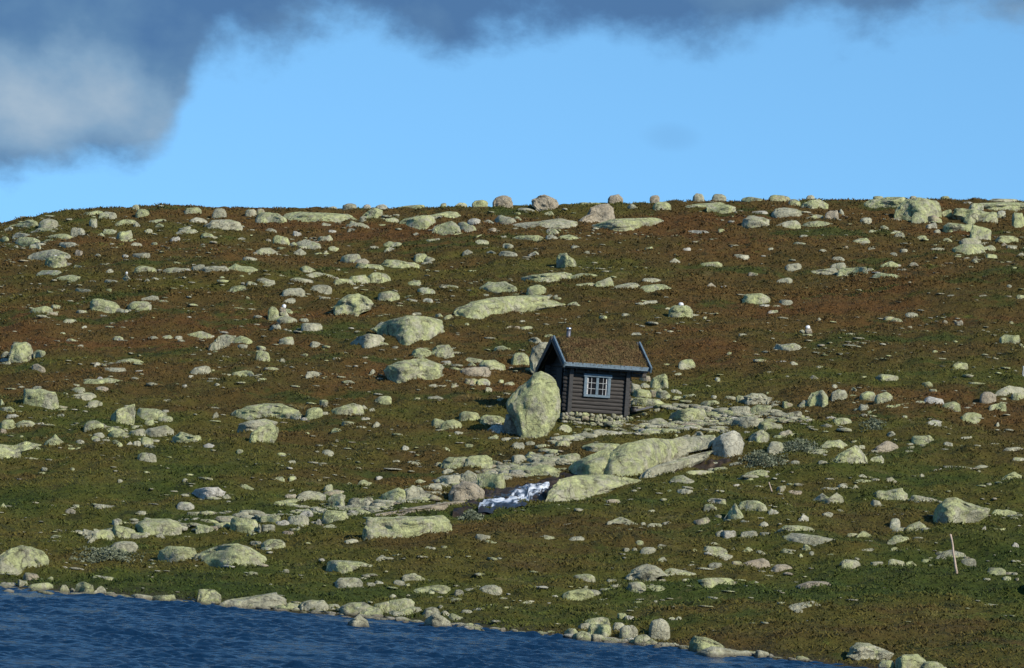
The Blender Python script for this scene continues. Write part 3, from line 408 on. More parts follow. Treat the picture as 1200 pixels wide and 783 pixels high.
OUTLINES = [
    ('ry', 0.1, 'huge upright egg-shaped boulder with yellow-green lichen leaning against the hut gable', [(606, 506), (601, 492), (594, 482), (593, 472), (600, 462), (612, 452), (623, 441), (633, 436), (641, 438), (648, 444), (654, 456), (657, 470), (656, 488), (650, 498), (640, 507), (628, 513), (612, 515)]),
    ('bk', 0.1, 'dark shard added in the shaded hollow at the lower left of the huge boulder', [(590, 499), (593, 486), (598, 484), (606, 497), (611, 513), (602, 509)]),  # added rock filling what is only the shadowed hollow under the boulder
    ('rg', 0.1, "tall smooth pale boulder standing close behind the hut's left gable", [(621, 436), (620, 420), (624, 408), (632, 402), (642, 401), (652, 406), (654, 425), (648, 440), (632, 442)]),
    ('sy', 0.5, 'broad tilted lichen-green slab with a notch in its lower edge, uphill left of the hut', [(434, 386), (446, 379), (462, 373), (478, 370), (494, 371), (508, 373), (517, 376), (522, 393), (512, 398), (492, 402), (470, 410), (464, 404), (456, 396), (444, 392)]),
    ('sg', 0.4, 'smaller grey slab piece broken off the left end of the broad notched slab', [(410, 402), (420, 395), (432, 391), (446, 393), (451, 397), (449, 406), (436, 410), (422, 409)]),
    ('sy', 0.5, 'longest green slab on the open hillside above the hut, with a dark spot on top', [(534, 365), (537, 360), (555, 354), (575, 349), (600, 347), (625, 346), (648, 347), (640, 351), (652, 354), (664, 357), (655, 361), (630, 366), (606, 368), (590, 369), (575, 373), (550, 378), (537, 379)]),
    ('ry', 0.1, 'domed yellow-green boulder standing alone left of the broad notched slab', [(390, 370), (391, 360), (397, 352), (408, 345), (420, 344), (431, 348), (437, 356), (434, 363), (424, 366), (412, 370), (402, 372)]),
    ('by', 0.3, 'wide wedge-shaped grey boulder with a shaded left face, below two small round rocks', [(450, 434), (455, 428), (468, 424), (482, 421), (500, 420), (512, 425), (520, 430), (518, 437), (506, 443), (492, 446), (480, 449), (468, 452), (460, 448), (455, 440)]),
    ('rk', 0.0, 'largest round pinkish-grey boulder standing up on the skyline above the hut', [(623, 241), (624, 234), (631, 230), (638, 228), (646, 231), (652, 235), (655, 241), (652, 246), (640, 247), (628, 246)]),
    ('bk', 0.3, 'craggy grey rock jutting from the crest with a dark crack beneath its lower edge', [(674, 264), (676, 258), (688, 252), (692, 244), (702, 240), (712, 239), (719, 244), (720, 255), (715, 259), (700, 260), (688, 263)]),
    ('sy', 0.5, 'big smooth grey-green slab just under the crest below the craggy rock', [(688, 267), (700, 262), (718, 257), (740, 256), (765, 255), (780, 259), (776, 263), (755, 268), (730, 273), (705, 271)]),
    ('by', 0.1, 'bright green block with a dark notched top and black left base, high above the hut', [(651, 311), (652, 302), (656, 297), (664, 296), (666, 300), (673, 304), (678, 312), (674, 315), (660, 315)]),
    ('sy', 0.4, 'low elongated green ledge just above the longest slab on the upper hillside', [(608, 329), (612, 325), (625, 322), (645, 320), (660, 319), (670, 321), (672, 326), (655, 329), (640, 332), (625, 333)]),
    ('by', 0.3, 'long terraced green outcrop forming the crest at the upper right', [(1009, 240), (1020, 234), (1040, 231), (1060, 231), (1063, 238), (1062, 246), (1045, 245), (1030, 241), (1018, 243)]),
    ('by', 0.2, 'grey boulder with white scars and a black hollow beneath, beside the upper stream', [(834, 533), (835, 522), (838, 513), (848, 508), (860, 505), (868, 508), (872, 520), (868, 532), (858, 537), (845, 537)]),
    ('by', 0.2, 'big pale faceted boulder with a dark left face a few steps right of the hut', [(784, 491), (786, 485), (796, 480), (812, 478), (824, 480), (830, 488), (826, 494), (812, 497), (796, 497)]),
    ('rg', 0.1, 'large smooth grey hump boulder with a black slit at left, right of the hut', [(872, 474), (872, 465), (880, 461), (893, 461), (904, 468), (900, 475), (885, 476)]),
    ('by', 0.1, 'long flat-topped rectangular block covered in yellow lichen, below the stream bed', [(424, 637), (425, 622), (430, 608), (445, 606), (470, 605), (500, 605), (518, 604), (524, 608), (529, 610), (529, 622), (515, 625), (495, 629), (475, 633), (450, 635), (432, 638)]),
    ('py', 0.2, 'pale grey pyramid boulder on dark green heath, right of the stream', [(964, 547), (975, 538), (988, 529), (1002, 522), (1008, 526), (1019, 540), (1008, 546), (985, 548)]),
    ('py', 0.2, 'big humped lichen boulder with a long sloping right side, uphill of the marker stick', [(1091, 609), (1094, 600), (1098, 592), (1108, 585), (1120, 583), (1132, 588), (1148, 594), (1160, 596), (1158, 602), (1140, 605), (1128, 610), (1115, 618), (1103, 619), (1100, 611)]),
    ('by', 0.2, "big pale faceted boulder above the waterline at the photo's left edge", [(-12, 672), (-10, 655), (0, 651), (14, 643), (26, 639), (40, 642), (52, 647), (58, 658), (56, 665), (40, 668), (20, 671), (2, 675)]),
    ('by', 0.3, 'broad two-faced boulder with a bright lichen right half, on the meadow above the left shore', [(228, 660), (230, 650), (245, 643), (262, 638), (278, 637), (295, 642), (310, 652), (320, 662), (305, 664), (288, 667), (272, 669), (258, 664), (240, 662)]),
    ('by', 0.1, 'sharp-cornered boulder with a dark left face and brown soil at its foot, on left slope', [(130, 496), (130, 487), (137, 480), (148, 476), (158, 473), (159, 485), (156, 494), (148, 497), (138, 499)]),
    ('by', 0.4, "flat lichen-covered outcrop cut off by the photo's left edge, halfway down the slope", [(-15, 540), (-14, 525), (0, 521), (18, 522), (30, 517), (44, 521), (40, 526), (26, 530), (12, 536), (3, 543)]),
    ('sw', 0.3, 'pale oval boulder lying alone on the lower left slope', [(225, 578), (230, 573), (242, 571), (255, 571), (264, 577), (260, 582), (245, 585), (232, 583)]),
    ('sy', 0.4, 'broad layered outcrop of green slabs on the left-hand mid slope', [(268, 489), (276, 481), (292, 476), (310, 473), (328, 473), (342, 478), (358, 484), (352, 489), (332, 492), (318, 492), (300, 494), (283, 496)]),
    ('bg', 0.3, 'grey shelf jutting out beneath the broad layered outcrop', [(277, 505), (280, 497), (292, 493), (310, 491), (326, 495), (322, 500), (306, 504), (292, 509)]),
    ('by', 0.3, 'rounded lichen block forming the lowest end of the layered outcrop', [(290, 519), (294, 508), (304, 500), (318, 496), (326, 501), (326, 510), (314, 514), (304, 521)]),
    ('pg', 0.1, 'small triangular rock standing alone in the lake', [(404, 733), (412, 726), (421, 720), (430, 727), (435, 733), (425, 736), (412, 736)]),
    ('pg', 0.1, 'pointed grey rock sticking out from the shore into the lake', [(495, 732), (500, 725), (510, 718), (522, 724), (533, 733), (520, 737), (502, 736)]),
    ('by', 0.3, 'wedge boulder at the waterline, dark on its left, right of the main shore pile rock', [(806, 763), (809, 752), (814, 745), (828, 747), (842, 753), (853, 761), (846, 766), (825, 766)]),
    ('rg', 0.2, 'dark-sided lichen rock on the shore near the bottom right corner', [(992, 770), (996, 760), (1003, 753), (1018, 754), (1034, 760), (1048, 766), (1044, 772), (1026, 775), (1005, 774)]),
    ('rg', 0.3, 'humped pale boulder on the lower meadow between stream and lake', [(732, 680), (736, 673), (745, 665), (758, 661), (768, 663), (778, 670), (783, 675), (770, 677), (755, 681), (742, 682)]),
    ('sy', 0.4, 'flat bright green hump of rock on the right-hand slope', [(904, 629), (910, 622), (920, 616), (935, 616), (950, 618), (958, 624), (940, 627), (922, 629)]),
    ('by', 0.1, 'green block with a white painted fleck on top, below the left crest', [(52, 314), (54, 303), (62, 300), (74, 300), (79, 306), (76, 314), (64, 315)]),
    ('bg', 0.4, 'long grey slab sloping down to a dark left end, on the left mid slope', [(241, 408), (250, 401), (256, 394), (266, 392), (276, 394), (272, 402), (260, 407), (250, 413)]),
    ('sy', 0.4, 'long thin pale stripe of slab on the right-hand slope', [(994, 491), (1004, 487), (1020, 481), (1040, 475), (1064, 472), (1073, 476), (1055, 479), (1035, 482), (1015, 487), (1002, 492)]),
    ('bg', 0.3, 'jagged pale rock pile-like block on the right lower slope', [(948, 589), (956, 583), (964, 578), (972, 584), (980, 577), (987, 582), (990, 588), (978, 594), (965, 592)]),
    ('pg', 0.05, 'small pyramid of pale rock on the upper left slope, carrying a tiny stone', [(140, 331), (144, 326), (148, 321), (152, 326), (157, 330), (150, 331)]),
    ('sy', 0.5, "left part of the long bedrock on the stream's upper bank, just right of the cascade", [(664, 551), (672, 542), (690, 534), (712, 526), (732, 526), (738, 540), (728, 556), (700, 565), (684, 566), (672, 562)]),
    ('sy', 0.5, "broad middle part of the long bedrock on the stream's upper bank, straight below the hut", [(703, 536), (735, 519), (765, 514), (790, 515), (795, 530), (780, 545), (755, 557), (725, 562), (698, 565), (694, 552)]),
    ('sg', 0.6, 'tapering right end of the long bedrock, reaching to the white-scarred boulder', [(776, 519), (800, 512), (838, 510), (842, 517), (830, 526), (805, 531), (790, 541), (772, 551), (768, 540)]),
    ('sy', 0.4, "pale cracked bedrock slab on the stream's lower bank, right of the cascade", [(633, 589), (644, 576), (656, 562), (680, 557), (705, 556), (735, 560), (752, 563), (745, 570), (715, 577), (680, 585), (650, 590)]),
    ('sg', 0.4, 'bedrock slab with yellow lichen just left of the dark shaded wet slab', [(742, 562), (752, 553), (770, 545), (800, 536), (828, 529), (836, 528), (828, 539), (808, 549), (790, 556), (765, 563)]),
    ('by', 0.3, 'broad green block with vertical cracks just under the crest, right of the long crest outcrop', [(1048, 250), (1054, 240), (1062, 233), (1078, 232), (1098, 236), (1104, 246), (1102, 258), (1085, 262), (1066, 260)]),
    ('by', 0.3, 'wide cracked green block in the crest wall at the upper right', [(1116, 252), (1120, 244), (1135, 245), (1150, 247), (1168, 251), (1169, 261), (1150, 263), (1135, 260)]),
    ('sy', 0.6, 'low green shelf running to the right edge just under the skyline', [(1130, 244), (1150, 238), (1175, 237), (1210, 238), (1210, 248), (1180, 248), (1155, 248)]),
    ('sk', 0.4, 'long bare brown bedrock slab tapering left from the cascade', [(398, 619), (410, 611), (425, 606), (450, 601), (480, 595), (515, 590), (545, 586), (556, 588), (548, 595), (520, 600), (490, 604), (450, 606), (425, 614), (408, 618)]),
]

# ------------------------------------------------------------------ naming helpers
def tag(o, label=None, cat=None, group=None, kind=None):
    if label: o['label'] = label
    if cat: o['category'] = cat
    if group: o['group'] = group
    if kind: o['kind'] = kind
    return o
def mesh_np(name, verts, faces, mat, parent=None, smooth=True, loc=(0, 0, 0)):
    """one mesh object from numpy arrays; faces is (n,3) or (n,4), or a list"""
    me = bpy.data.meshes.new(name)
    if isinstance(faces, np.ndarray):
        n, c = faces.shape
        me.vertices.add(len(verts)); me.vertices.foreach_set('co', np.ascontiguousarray(verts, dtype=np.float32).ravel())
        me.loops.add(n * c); me.loops.foreach_set('vertex_index', faces.astype(np.int32).ravel())
        me.polygons.add(n)
        me.polygons.foreach_set('loop_start', np.arange(0, n * c, c, dtype=np.int32))
        me.polygons.foreach_set('loop_total', np.full(n, c, dtype=np.int32))
        me.update(calc_edges=True)
    else:
        me.from_pydata([tuple(v) for v in verts], [], faces); me.update()
    me.polygons.foreach_set('use_smooth', np.full(len(me.polygons), smooth, dtype=bool))
    me.materials.append(mat)
    o = bpy.data.objects.new(name, me); COL.objects.link(o); o.location = loc
    if parent: o.parent = parent
    return o

# ------------------------------------------------------------------ terrain shape
rs = np.random.RandomState(5)
def waves(n, l0, l1, seed):
    r = np.random.RandomState(seed)
    lam = np.exp(r.uniform(np.log(l0), np.log(l1), n)); th = r.uniform(0, np.pi, n)
    return np.stack([np.cos(th) * 2 * np.pi / lam, np.sin(th) * 2 * np.pi / lam, r.uniform(0, 6.28, n)], 1)
def wsum(x, y, wv):
    s = np.zeros_like(x, dtype=np.float64)
    for a, b, c in wv: s += np.sin(a * x + b * y + c)
    return s / math.sqrt(len(wv) * 0.5)
WA, WB, WC, WD = waves(14, 14, 34, 1), waves(16, 4, 10, 2), waves(20, 1.3, 3.5, 3), waves(22, 0.5, 1.2, 4)

SHORE = [(-80, 684), (0, 688), (100, 695), (200, 703), (300, 714), (400, 722), (520, 733), (640, 745), (800, 761), (950, 777), (1080, 790), (1300, 812)]
SKYL = [(-80, 268), (0, 263), (60, 251), (110, 246), (200, 244), (300, 247), (400, 246), (500, 244), (600, 242), (700, 240), (800, 238), (900, 236), (1000, 236), (1100, 236), (1200, 238), (1300, 240)]
sh = np.array([unroll(*p) for p in SHORE]) / F
sk = np.array([unroll(*p) for p in SKYL]) / F
sh_u, sh_y = sh[:, 0], EYE / (-sh[:, 1])
YC = 215.0
HUT = None
def height(x, y, fine=True):
    x = np.asarray(x, float); y = np.asarray(y, float)
    u = x / np.maximum(y, 60.0)
    ys = np.interp(u, sh_u, sh_y)
    vc = np.interp(u, sk[:, 0], sk[:, 1])
    B = (vc + EYE / ys) / np.log(YC / ys)
    A = -EYE / ys
    def prof(yy):
        yy = np.maximum(yy, 70.0)
        return EYE + yy * (A + B * np.log(yy / ys))
    yy = np.minimum(y, YC)
    h = prof(yy)
    over = np.maximum(y - YC, 0)
    slope = 0.16
    h = h + slope * 10 * (1 - np.exp(-over / 10)) * 0.35 - 0.02 * np.maximum(over - 10, 0)
    # outside the view the hill keeps its shape and flattens
    land = np.clip((y - ys) / 6.0, 0, 1)
    top = np.clip((YC - 2 - y) / 15.0, 0.25, 1)
    h = h + land * top * (0.16 * wsum(x, y, WA) + 0.075 * wsum(x, y, WB))
    if fine: h = h + np.clip((y - ys) / 1.5, 0.15, 1) * (0.048 * wsum(x, y, WC) + 0.02 * wsum(x, y, WD))
    # near bank that the photographer stands on, lake bed between
    bed = -1.2
    near = np.where(y < 30, bed + 5.4 * np.clip((26 - y) / 22.0, 0, 1) ** 1.0, bed)
    h = np.where(y < 78, near, np.maximum(h, bed))
    if HUT is not None:
        hx, hy, hz = HUT
        d = np.sqrt(((x - hx) / 1.0) ** 2 + ((y - hy) / 1.0) ** 2)
        w = np.clip(1 - (d - 1.9) / 1.6, 0, 1); w = w * w * (3 - 2 * w)
        h = h * (1 - w) + np.minimum(h, hz) * w
    return h
def ray(px, py):
    d = fwd + RT * ((px - 600) / F) + UP * ((391.5 - py) / F)
    return d
def hit(px, py, fine=False):
    """first point of the ground or the lake seen through a photo pixel"""
    d = ray(px, py)
    t = np.arange(80, 232, 0.25)
    P = CAM[None] + d[None] * t[:, None]
    h = np.maximum(height(P[:, 0], P[:, 1], fine), 0.0)
    b = np.nonzero(P[:, 2] < h)[0]
    if len(b) == 0:
        e = P[:, 2] - h; i = int(np.argmin(np.where(t > 150, e, 1e9)))
    else: i = b[0]
    i0 = max(i - 1, 0)
    t0, t1 = t[i0], t[i]
    for _ in range(12):
        tm = (t0 + t1) / 2; p = CAM + d * tm
        if p[2] < max(float(height(p[0], p[1], fine)), 0.0): t1 = tm
        else: t0 = tm
    return CAM + d * t1
HUT_P = hit(670, 491)
HUT = (HUT_P[0] + 0.2, HUT_P[1] + 1.2, HUT_P[2])

# ------------------------------------------------------------------ materials
def material(name):
    m = bpy.data.materials.new(name); m.use_nodes = True
    t = NT(m.node_tree); b = m.node_tree.nodes['Principled BSDF']
    return m, t, b
def heath_colour(t):
    """plant cover colour by place: red-brown heather, olive sedge, green dwarf shrub and straw"""
    g = t.node('ShaderNodeNewGeometry')
    x, y, z = t.sep(g.outputs['Position'])
    p = t.comb(x, y, 0.0)
    pw = t.comb(t.math('MULTIPLY', x, 0.55), y, 0.0)
    big = t.noise(pw, 0.075, 4, 0.6, 0.5)
    mid = t.noise(pw, 0.33, 5, 0.65, 0.4)
    fine = t.noise(p, 1.9, 5, 0.7)
    hi = t.smooth(y, 112.0, 180.0, -0.15, 0.08)
    f = t.math('ADD', t.math('ADD', t.math('MULTIPLY_ADD', big, 1.2, -0.32), t.math('MULTIPLY', mid, 0.55)), t.math('ADD', t.math('MULTIPLY', fine, 0.22), hi))
    base = t.ramp(f, [(0.40, (0.034, 0.050, 0.008)), (0.51, (0.056, 0.062, 0.011)), (0.61, (0.070, 0.062, 0.0125)), (0.70, (0.060, 0.045, 0.0115)), (0.79, (0.077, 0.051, 0.0135)), (0.92, (0.082, 0.043, 0.0125))])
    straw = t.smooth(t.noise(pw, 0.5, 6, 0.75, 0.3), 0.58, 0.70)
    c = t.mix(t.math('MULTIPLY', straw, 0.55), base, (0.14, 0.115, 0.048))
    moss = t.smooth(t.noise(t.vadd(pw, (31, 7, 0)), 0.22, 6, 0.7, 0.3), 0.54, 0.62)
    c = t.mix(t.math('MULTIPLY', moss, 0.7), c, (0.030, 0.050, 0.009))
    shrub = t.smooth(t.noise(t.vadd(p, (3, 57, 0)), 0.85, 6, 0.75, 0.4), 0.57, 0.63)
    c = t.mix(t.math('MULTIPLY', shrub, 0.65), c, (0.016, 0.021, 0.007))
    bright = t.smooth(t.noise(t.vadd(p, (13, 17, 0)), 0.6, 6, 0.75, 0.4), 0.60, 0.68)
    c = t.mix(t.math('MULTIPLY', bright, 0.55), c, (0.085, 0.105, 0.018))
    return c, p, (x, y, z), g

m_ground, t, b = material('heath_ground')
c, p, (x, y, z), g = heath_colour(t)
peat = t.smooth(t.noise(p, 0.9, 5, 0.7), 0.60, 0.72)
c = t.mix(t.math('MULTIPLY', peat, 0.6), c, (0.022, 0.015, 0.009))
c = t.mix(1.0, c, t.ramp(t.noise(p, 7, 4, 0.7), [(0.3, 0.55), (0.7, 1.25)]), 'MULTIPLY')
wet = t.smooth(z, 0.02, 0.28, 1.0, 0.0)
c = t.mix(t.math('MULTIPLY', wet, 0.75), c, (0.035, 0.028, 0.018))
t.put(b.inputs['Base Color'], c)
b.inputs['Roughness'].default_value = 0.95; b.inputs['Specular IOR Level'].default_value = 0.15
bp = t.node('ShaderNodeBump'); bp.inputs['Strength'].default_value = 1.0; bp.inputs['Distance'].default_value = 0.10
t.put(bp.inputs['Height'], t.noise(p, 5, 6, 0.75)); t.put(b.inputs['Normal'], bp.outputs[0])

m_plant, t, b = material('heath_plants')
c, p, _, g = heath_colour(t)
ri = g.outputs['Random Per Island']
c = t.mix(1.0, c, t.ramp(ri, [(0.0, (0.62, 0.66, 0.6)), (0.5, (0.98, 0.98, 0.95)), (0.92, (1.18, 1.16, 1.05)), (1.0, (1.4, 1.45, 1.25))]), 'MULTIPLY')
t.put(b.inputs['Base Color'], c)
b.inputs['Roughness'].default_value = 0.8; b.inputs['Specular IOR Level'].default_value = 0.2

def rock_material(name, stuff=False):
    m, t, b = material(name)
    tc = t.node('ShaderNodeTexCoord'); oi = t.node('ShaderNodeObjectInfo'); g = t.node('ShaderNodeNewGeometry')
    def prop(nm):
        a = t.node('ShaderNodeAttribute', attribute_type='OBJECT', attribute_name=nm); return a.outputs['Fac']
    off = t.math('MULTIPLY', oi.outputs['Random'], 71.0)
    p = t.vadd(tc.outputs['Object'], t.comb(off, off, off))
    if stuff:
        ri = g.outputs['Random Per Island']
        lich = t.smooth(ri, 0.1, 0.9, 0.1, 0.6); pale = t.smooth(t.math('FRACT', t.math('MULTIPLY', ri, 7.3)), 0.75, 1.0, 0.0, 0.6); warm = t.smooth(t.math('FRACT', t.math('MULTIPLY', ri, 3.1)), 0.75, 1.0)
    else: lich, pale, warm = prop('lichen'), prop('paleness'), prop('warmth')
    tone = t.noise(p, 1.3, 5, 0.6)
    c = t.ramp(tone, [(0.3, (0.215, 0.215, 0.155)), (0.5, (0.31, 0.31, 0.225)), (0.7, (0.42, 0.415, 0.31))])
    c = t.mix(t.math('MULTIPLY', warm, 0.55), c, (0.30, 0.225, 0.175))
    c = t.mix(t.math('MULTIPLY', pale, 0.8), c, (0.50, 0.49, 0.46))
    # map lichen, more of it on the faces turned upward
    nz = t.sep(g.outputs['Normal'])[2]
    ln = t.math('ADD', t.noise(p, 1.7, 9, 0.76, 0.3), t.math('ADD', t.math('MULTIPLY', lich, 0.40), t.math('MULTIPLY', nz, 0.05)))
    lm = t.smooth(ln, 0.66, 0.80)
    lc = t.ramp(t.noise(p, 3.1, 5, 0.7), [(0.34, (0.18, 0.19, 0.085)), (0.5, (0.32, 0.355, 0.165)), (0.66, (0.48, 0.525, 0.235))])
    c = t.mix(t.math('MULTIPLY', lm, 0.80), c, lc)
    dk = t.smooth(t.noise(p, 2.3, 8, 0.78), 0.52, 0.62)
    c = t.mix(t.math('MULTIPLY', dk, 0.62), c, (0.075, 0.075, 0.062))
    sp = t.smooth(t.noise(p, 9.0, 4, 0.7), 0.60, 0.70)
    c = t.mix(t.math('MULTIPLY', sp, 0.4), c, (0.10, 0.10, 0.08))
    wh = t.smooth(t.noise(t.vadd(p, (5, 5, 5)), 4.2, 5, 0.7), 0.63, 0.74)
    c = t.mix(t.math('MULTIPLY', wh, 0.6), c, (0.55, 0.55, 0.50))
    c = t.mix(1.0, c, t.ramp(t.noise(p, 6.5, 6, 0.8), [(0.36, 0.68), (0.5, 1.0), (0.64, 1.22)]), 'MULTIPLY')
    vc = t.node('ShaderNodeTexVoronoi', feature='DISTANCE_TO_EDGE'); t.put(vc.inputs['Vector'], t.vadd(p, t.noise(p, 1.2, 4, out='Color'))); vc.inputs['Scale'].default_value = 0.55
    ck = t.math('MULTIPLY', t.smooth(vc.outputs['Distance'], 0.0, 0.022, 1.0, 0.0), t.smooth(t.noise(p, 0.9, 3), 0.48, 0.60))
    c = t.mix(t.math('MULTIPLY', ck, 0.8), c, (0.045, 0.042, 0.03))
    # rock that the lake or the stream washes is bare and dark
    z = t.sep(g.outputs['Position'])[2]
    wet = t.smooth(z, 0.03, 0.14, 1.0, 0.0)
    c = t.mix(t.math('MULTIPLY', wet, 0.7), c, (0.07, 0.062, 0.05))
    t.put(b.inputs['Base Color'], c)
    b.inputs['Roughness'].default_value = 0.88; b.inputs['Specular IOR Level'].default_value = 0.25
    vo = t.node('ShaderNodeTexVoronoi', feature='DISTANCE_TO_EDGE'); t.put(vo.inputs['Vector'], t.vadd(p, t.noise(p, 1.5, 3, out='Color'))); vo.inputs['Scale'].default_value = 0.9
    crack = t.smooth(vo.outputs['Distance'], 0.0, 0.02)
    hgt = t.math('ADD', t.math('MULTIPLY', t.noise(p, 3.5, 9, 0.72), 1.0), t.math('MULTIPLY', crack, 0.14))
    bp = t.node('ShaderNodeBump'); bp.inputs['Strength'].default_value = 1.0; bp.inputs['Distance'].default_value = 0.22
    t.put(bp.inputs['Height'], hgt); t.put(b.inputs['Normal'], bp.outputs[0])
    return m
m_rock = rock_material('lichen_rock')
m_stones = rock_material('loose_stone', True)

def plain(name, col, rough=0.7, var=0.25, scale=6.0, metal=0.0, bump=0.02, stretch=(1, 1, 1)):
    m, t, b = material(name)
    tc = t.node('ShaderNodeTexCoord')
    p = t.vadd(tc.outputs['Object'], stretch, 'MULTIPLY')
    n = t.noise(p, scale, 6, 0.65)
    c = t.mix(1.0, col, t.ramp(n, [(0.3, 1 - var), (0.7, 1 + var)]), 'MULTIPLY')
    t.put(b.inputs['Base Color'], c); b.inputs['Roughness'].default_value = rough; b.inputs['Metallic'].default_value = metal
    bp = t.node('ShaderNodeBump'); bp.inputs['Strength'].default_value = 0.8; bp.inputs['Distance'].default_value = bump
    t.put(bp.inputs['Height'], n); t.put(b.inputs['Normal'], bp.outputs[0])
    return m
m_log = plain('weathered_log', (0.031, 0.0285, 0.027), 0.85, 0.75, 4, 0, 0.02, (0.5, 4, 4))
m_dark = plain('dark_stained_wood', (0.013, 0.0135, 0.015), 0.6, 0.3)
m_blue = plain('blue_painted_board', (0.080, 0.125, 0.165), 0.65, 0.35, 7)
m_white = plain('white_painted_bar', (0.30, 0.32, 0.34), 0.5, 0.08)
m_curtain = plain('white_lace', (0.40, 0.41, 0.42), 0.9, 0.45, 14)
m_metal = plain('galvanised_steel', (0.45, 0.47, 0.52), 0.3, 0.1, 4, 0.9)
m_flue = plain('dark_flue_steel', (0.09, 0.095, 0.115), 0.45, 0.15, 4, 0.3)
m_stick = plain('bleached_pole', (0.34, 0.27, 0.22), 0.85, 0.3, 8)
m_plank = plain('grey_plank', (0.12, 0.125, 0.14), 0.8, 0.25, 6)
m_fleck = plain('white_quartz', (0.55, 0.58, 0.6), 0.5, 0.05)
m_turf, t, b = material('turf_roof')
tc = t.node('ShaderNodeTexCoord'); p = tc.outputs['Object']; g = t.node('ShaderNodeNewGeometry')
c = t.ramp(t.noise(p, 2.4, 5, 0.7), [(0.35, (0.070, 0.042, 0.020)), (0.5, (0.115, 0.080, 0.038)), (0.66, (0.085, 0.075, 0.029))])
c = t.mix(1.0, c, t.ramp(g.outputs['Random Per Island'], [(0, 0.55), (1, 1.6)]), 'MULTIPLY')
t.put(b.inputs['Base Color'], c); b.inputs['Roughness'].default_value = 0.95; b.inputs['Specular IOR Level'].default_value = 0.1
m_glass, t, b = material('window_glass')
b.inputs['Base Color'].default_value = (0.008, 0.009, 0.011, 1); b.inputs['Roughness'].default_value = 0.3; b.inputs['Specular IOR Level'].default_value = 0.05

m_water, t, b = material('lake_water')
g = t.node('ShaderNodeNewGeometry'); x, y, z = t.sep(g.outputs['Position'])
b.inputs['Base Color'].default_value = (0.003, 0.017, 0.046, 1)
b.inputs['Roughness'].default_value = 0.12; b.inputs['IOR'].default_value = 1.33
p = t.comb(t.math('MULTIPLY', x, 0.75), y, 0.0)
hh = t.math('ADD', t.noise(p, 2.6, 4, 0.6, 0.3), t.math('MULTIPLY', t.noise(p, 9.0, 3, 0.6), 0.25))
bp = t.node('ShaderNodeBump'); bp.inputs['Strength'].default_value = 1.0; bp.inputs['Distance'].default_value = 0.11
t.put(bp.inputs['Height'], hh); t.put(b.inputs['Normal'], bp.outputs[0])

m_foam, t, b = material('white_water')
tc = t.node('ShaderNodeTexCoord'); p = tc.outputs['UV']
pu, pv, pw_ = t.sep(p)
edge_ = t.smooth(t.math('MINIMUM', pv, t.math('SUBTRACT', 1.0, pv)), 0.0, 0.28, -0.22, 0.035)
f = t.math('ADD', t.noise(t.vadd(p, (0.8, 3.4, 1), 'MULTIPLY'), 1.3, 6, 0.55, 1.0), edge_)
c = t.ramp(f, [(0.42, (0.018, 0.018, 0.02)), (0.47, (0.16, 0.19, 0.24)), (0.55, (0.55, 0.60, 0.67)), (0.75, (0.80, 0.83, 0.87))])
t.put(b.inputs['Base Color'], c); b.inputs['Roughness'].default_value = 0.35
bp = t.node('ShaderNodeBump'); bp.inputs['Strength'].default_value = 0.6; bp.inputs['Distance'].default_value = 0.03
t.put(bp.inputs['Height'], f); t.put(b.inputs['Normal'], bp.outputs[0])

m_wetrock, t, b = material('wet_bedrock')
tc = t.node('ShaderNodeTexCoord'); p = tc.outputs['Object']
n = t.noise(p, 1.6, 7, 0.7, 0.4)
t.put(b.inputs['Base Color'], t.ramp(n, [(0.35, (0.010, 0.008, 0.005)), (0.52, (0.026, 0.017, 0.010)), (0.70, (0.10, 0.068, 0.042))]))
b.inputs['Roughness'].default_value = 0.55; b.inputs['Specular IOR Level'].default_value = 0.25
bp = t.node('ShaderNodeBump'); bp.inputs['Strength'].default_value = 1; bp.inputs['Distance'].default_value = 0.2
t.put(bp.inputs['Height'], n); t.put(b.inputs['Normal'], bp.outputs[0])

# ------------------------------------------------------------------ ground sheet and lake
ys_ = np.concatenate([[-600, -200, -60, -20, 0, 6, 12, 18, 22, 26, 30, 40, 60, 74, 78, 80], np.arange(84, 96, 0.8), np.arange(96, 222, 0.17), np.arange(222, 250, 1.0), [260, 280, 320, 400, 600, 1000, 2000, 4000]])
us_ = np.concatenate([[-14, -8, -4, -2, -1, -0.6, -0.4, -0.3, -0.24, -0.2, -0.17], np.linspace(-0.15, 0.15, 640), [0.17, 0.2, 0.24, 0.3, 0.4, 0.6, 1, 2, 4, 8, 14]])
YY, UU = np.meshgrid(ys_, us_, indexing='ij')
XX = UU * np.maximum(YY, 60.0)
ZZ = height(XX, YY)
far = np.clip((YY - 240) / 400, 0, 1); ZZ = ZZ * (1 - far * 0.3)
nr, nc = YY.shape
idx = np.arange(nr * nc).reshape(nr, nc)
faces = np.stack([idx[:-1, :-1], idx[:-1, 1:], idx[1:, 1:], idx[1:, :-1]], -1).reshape(-1, 4)
ground = mesh_np('ground', np.stack([XX, YY, ZZ], -1).reshape(-1, 3), faces, m_ground)
tag(ground, kind='structure')

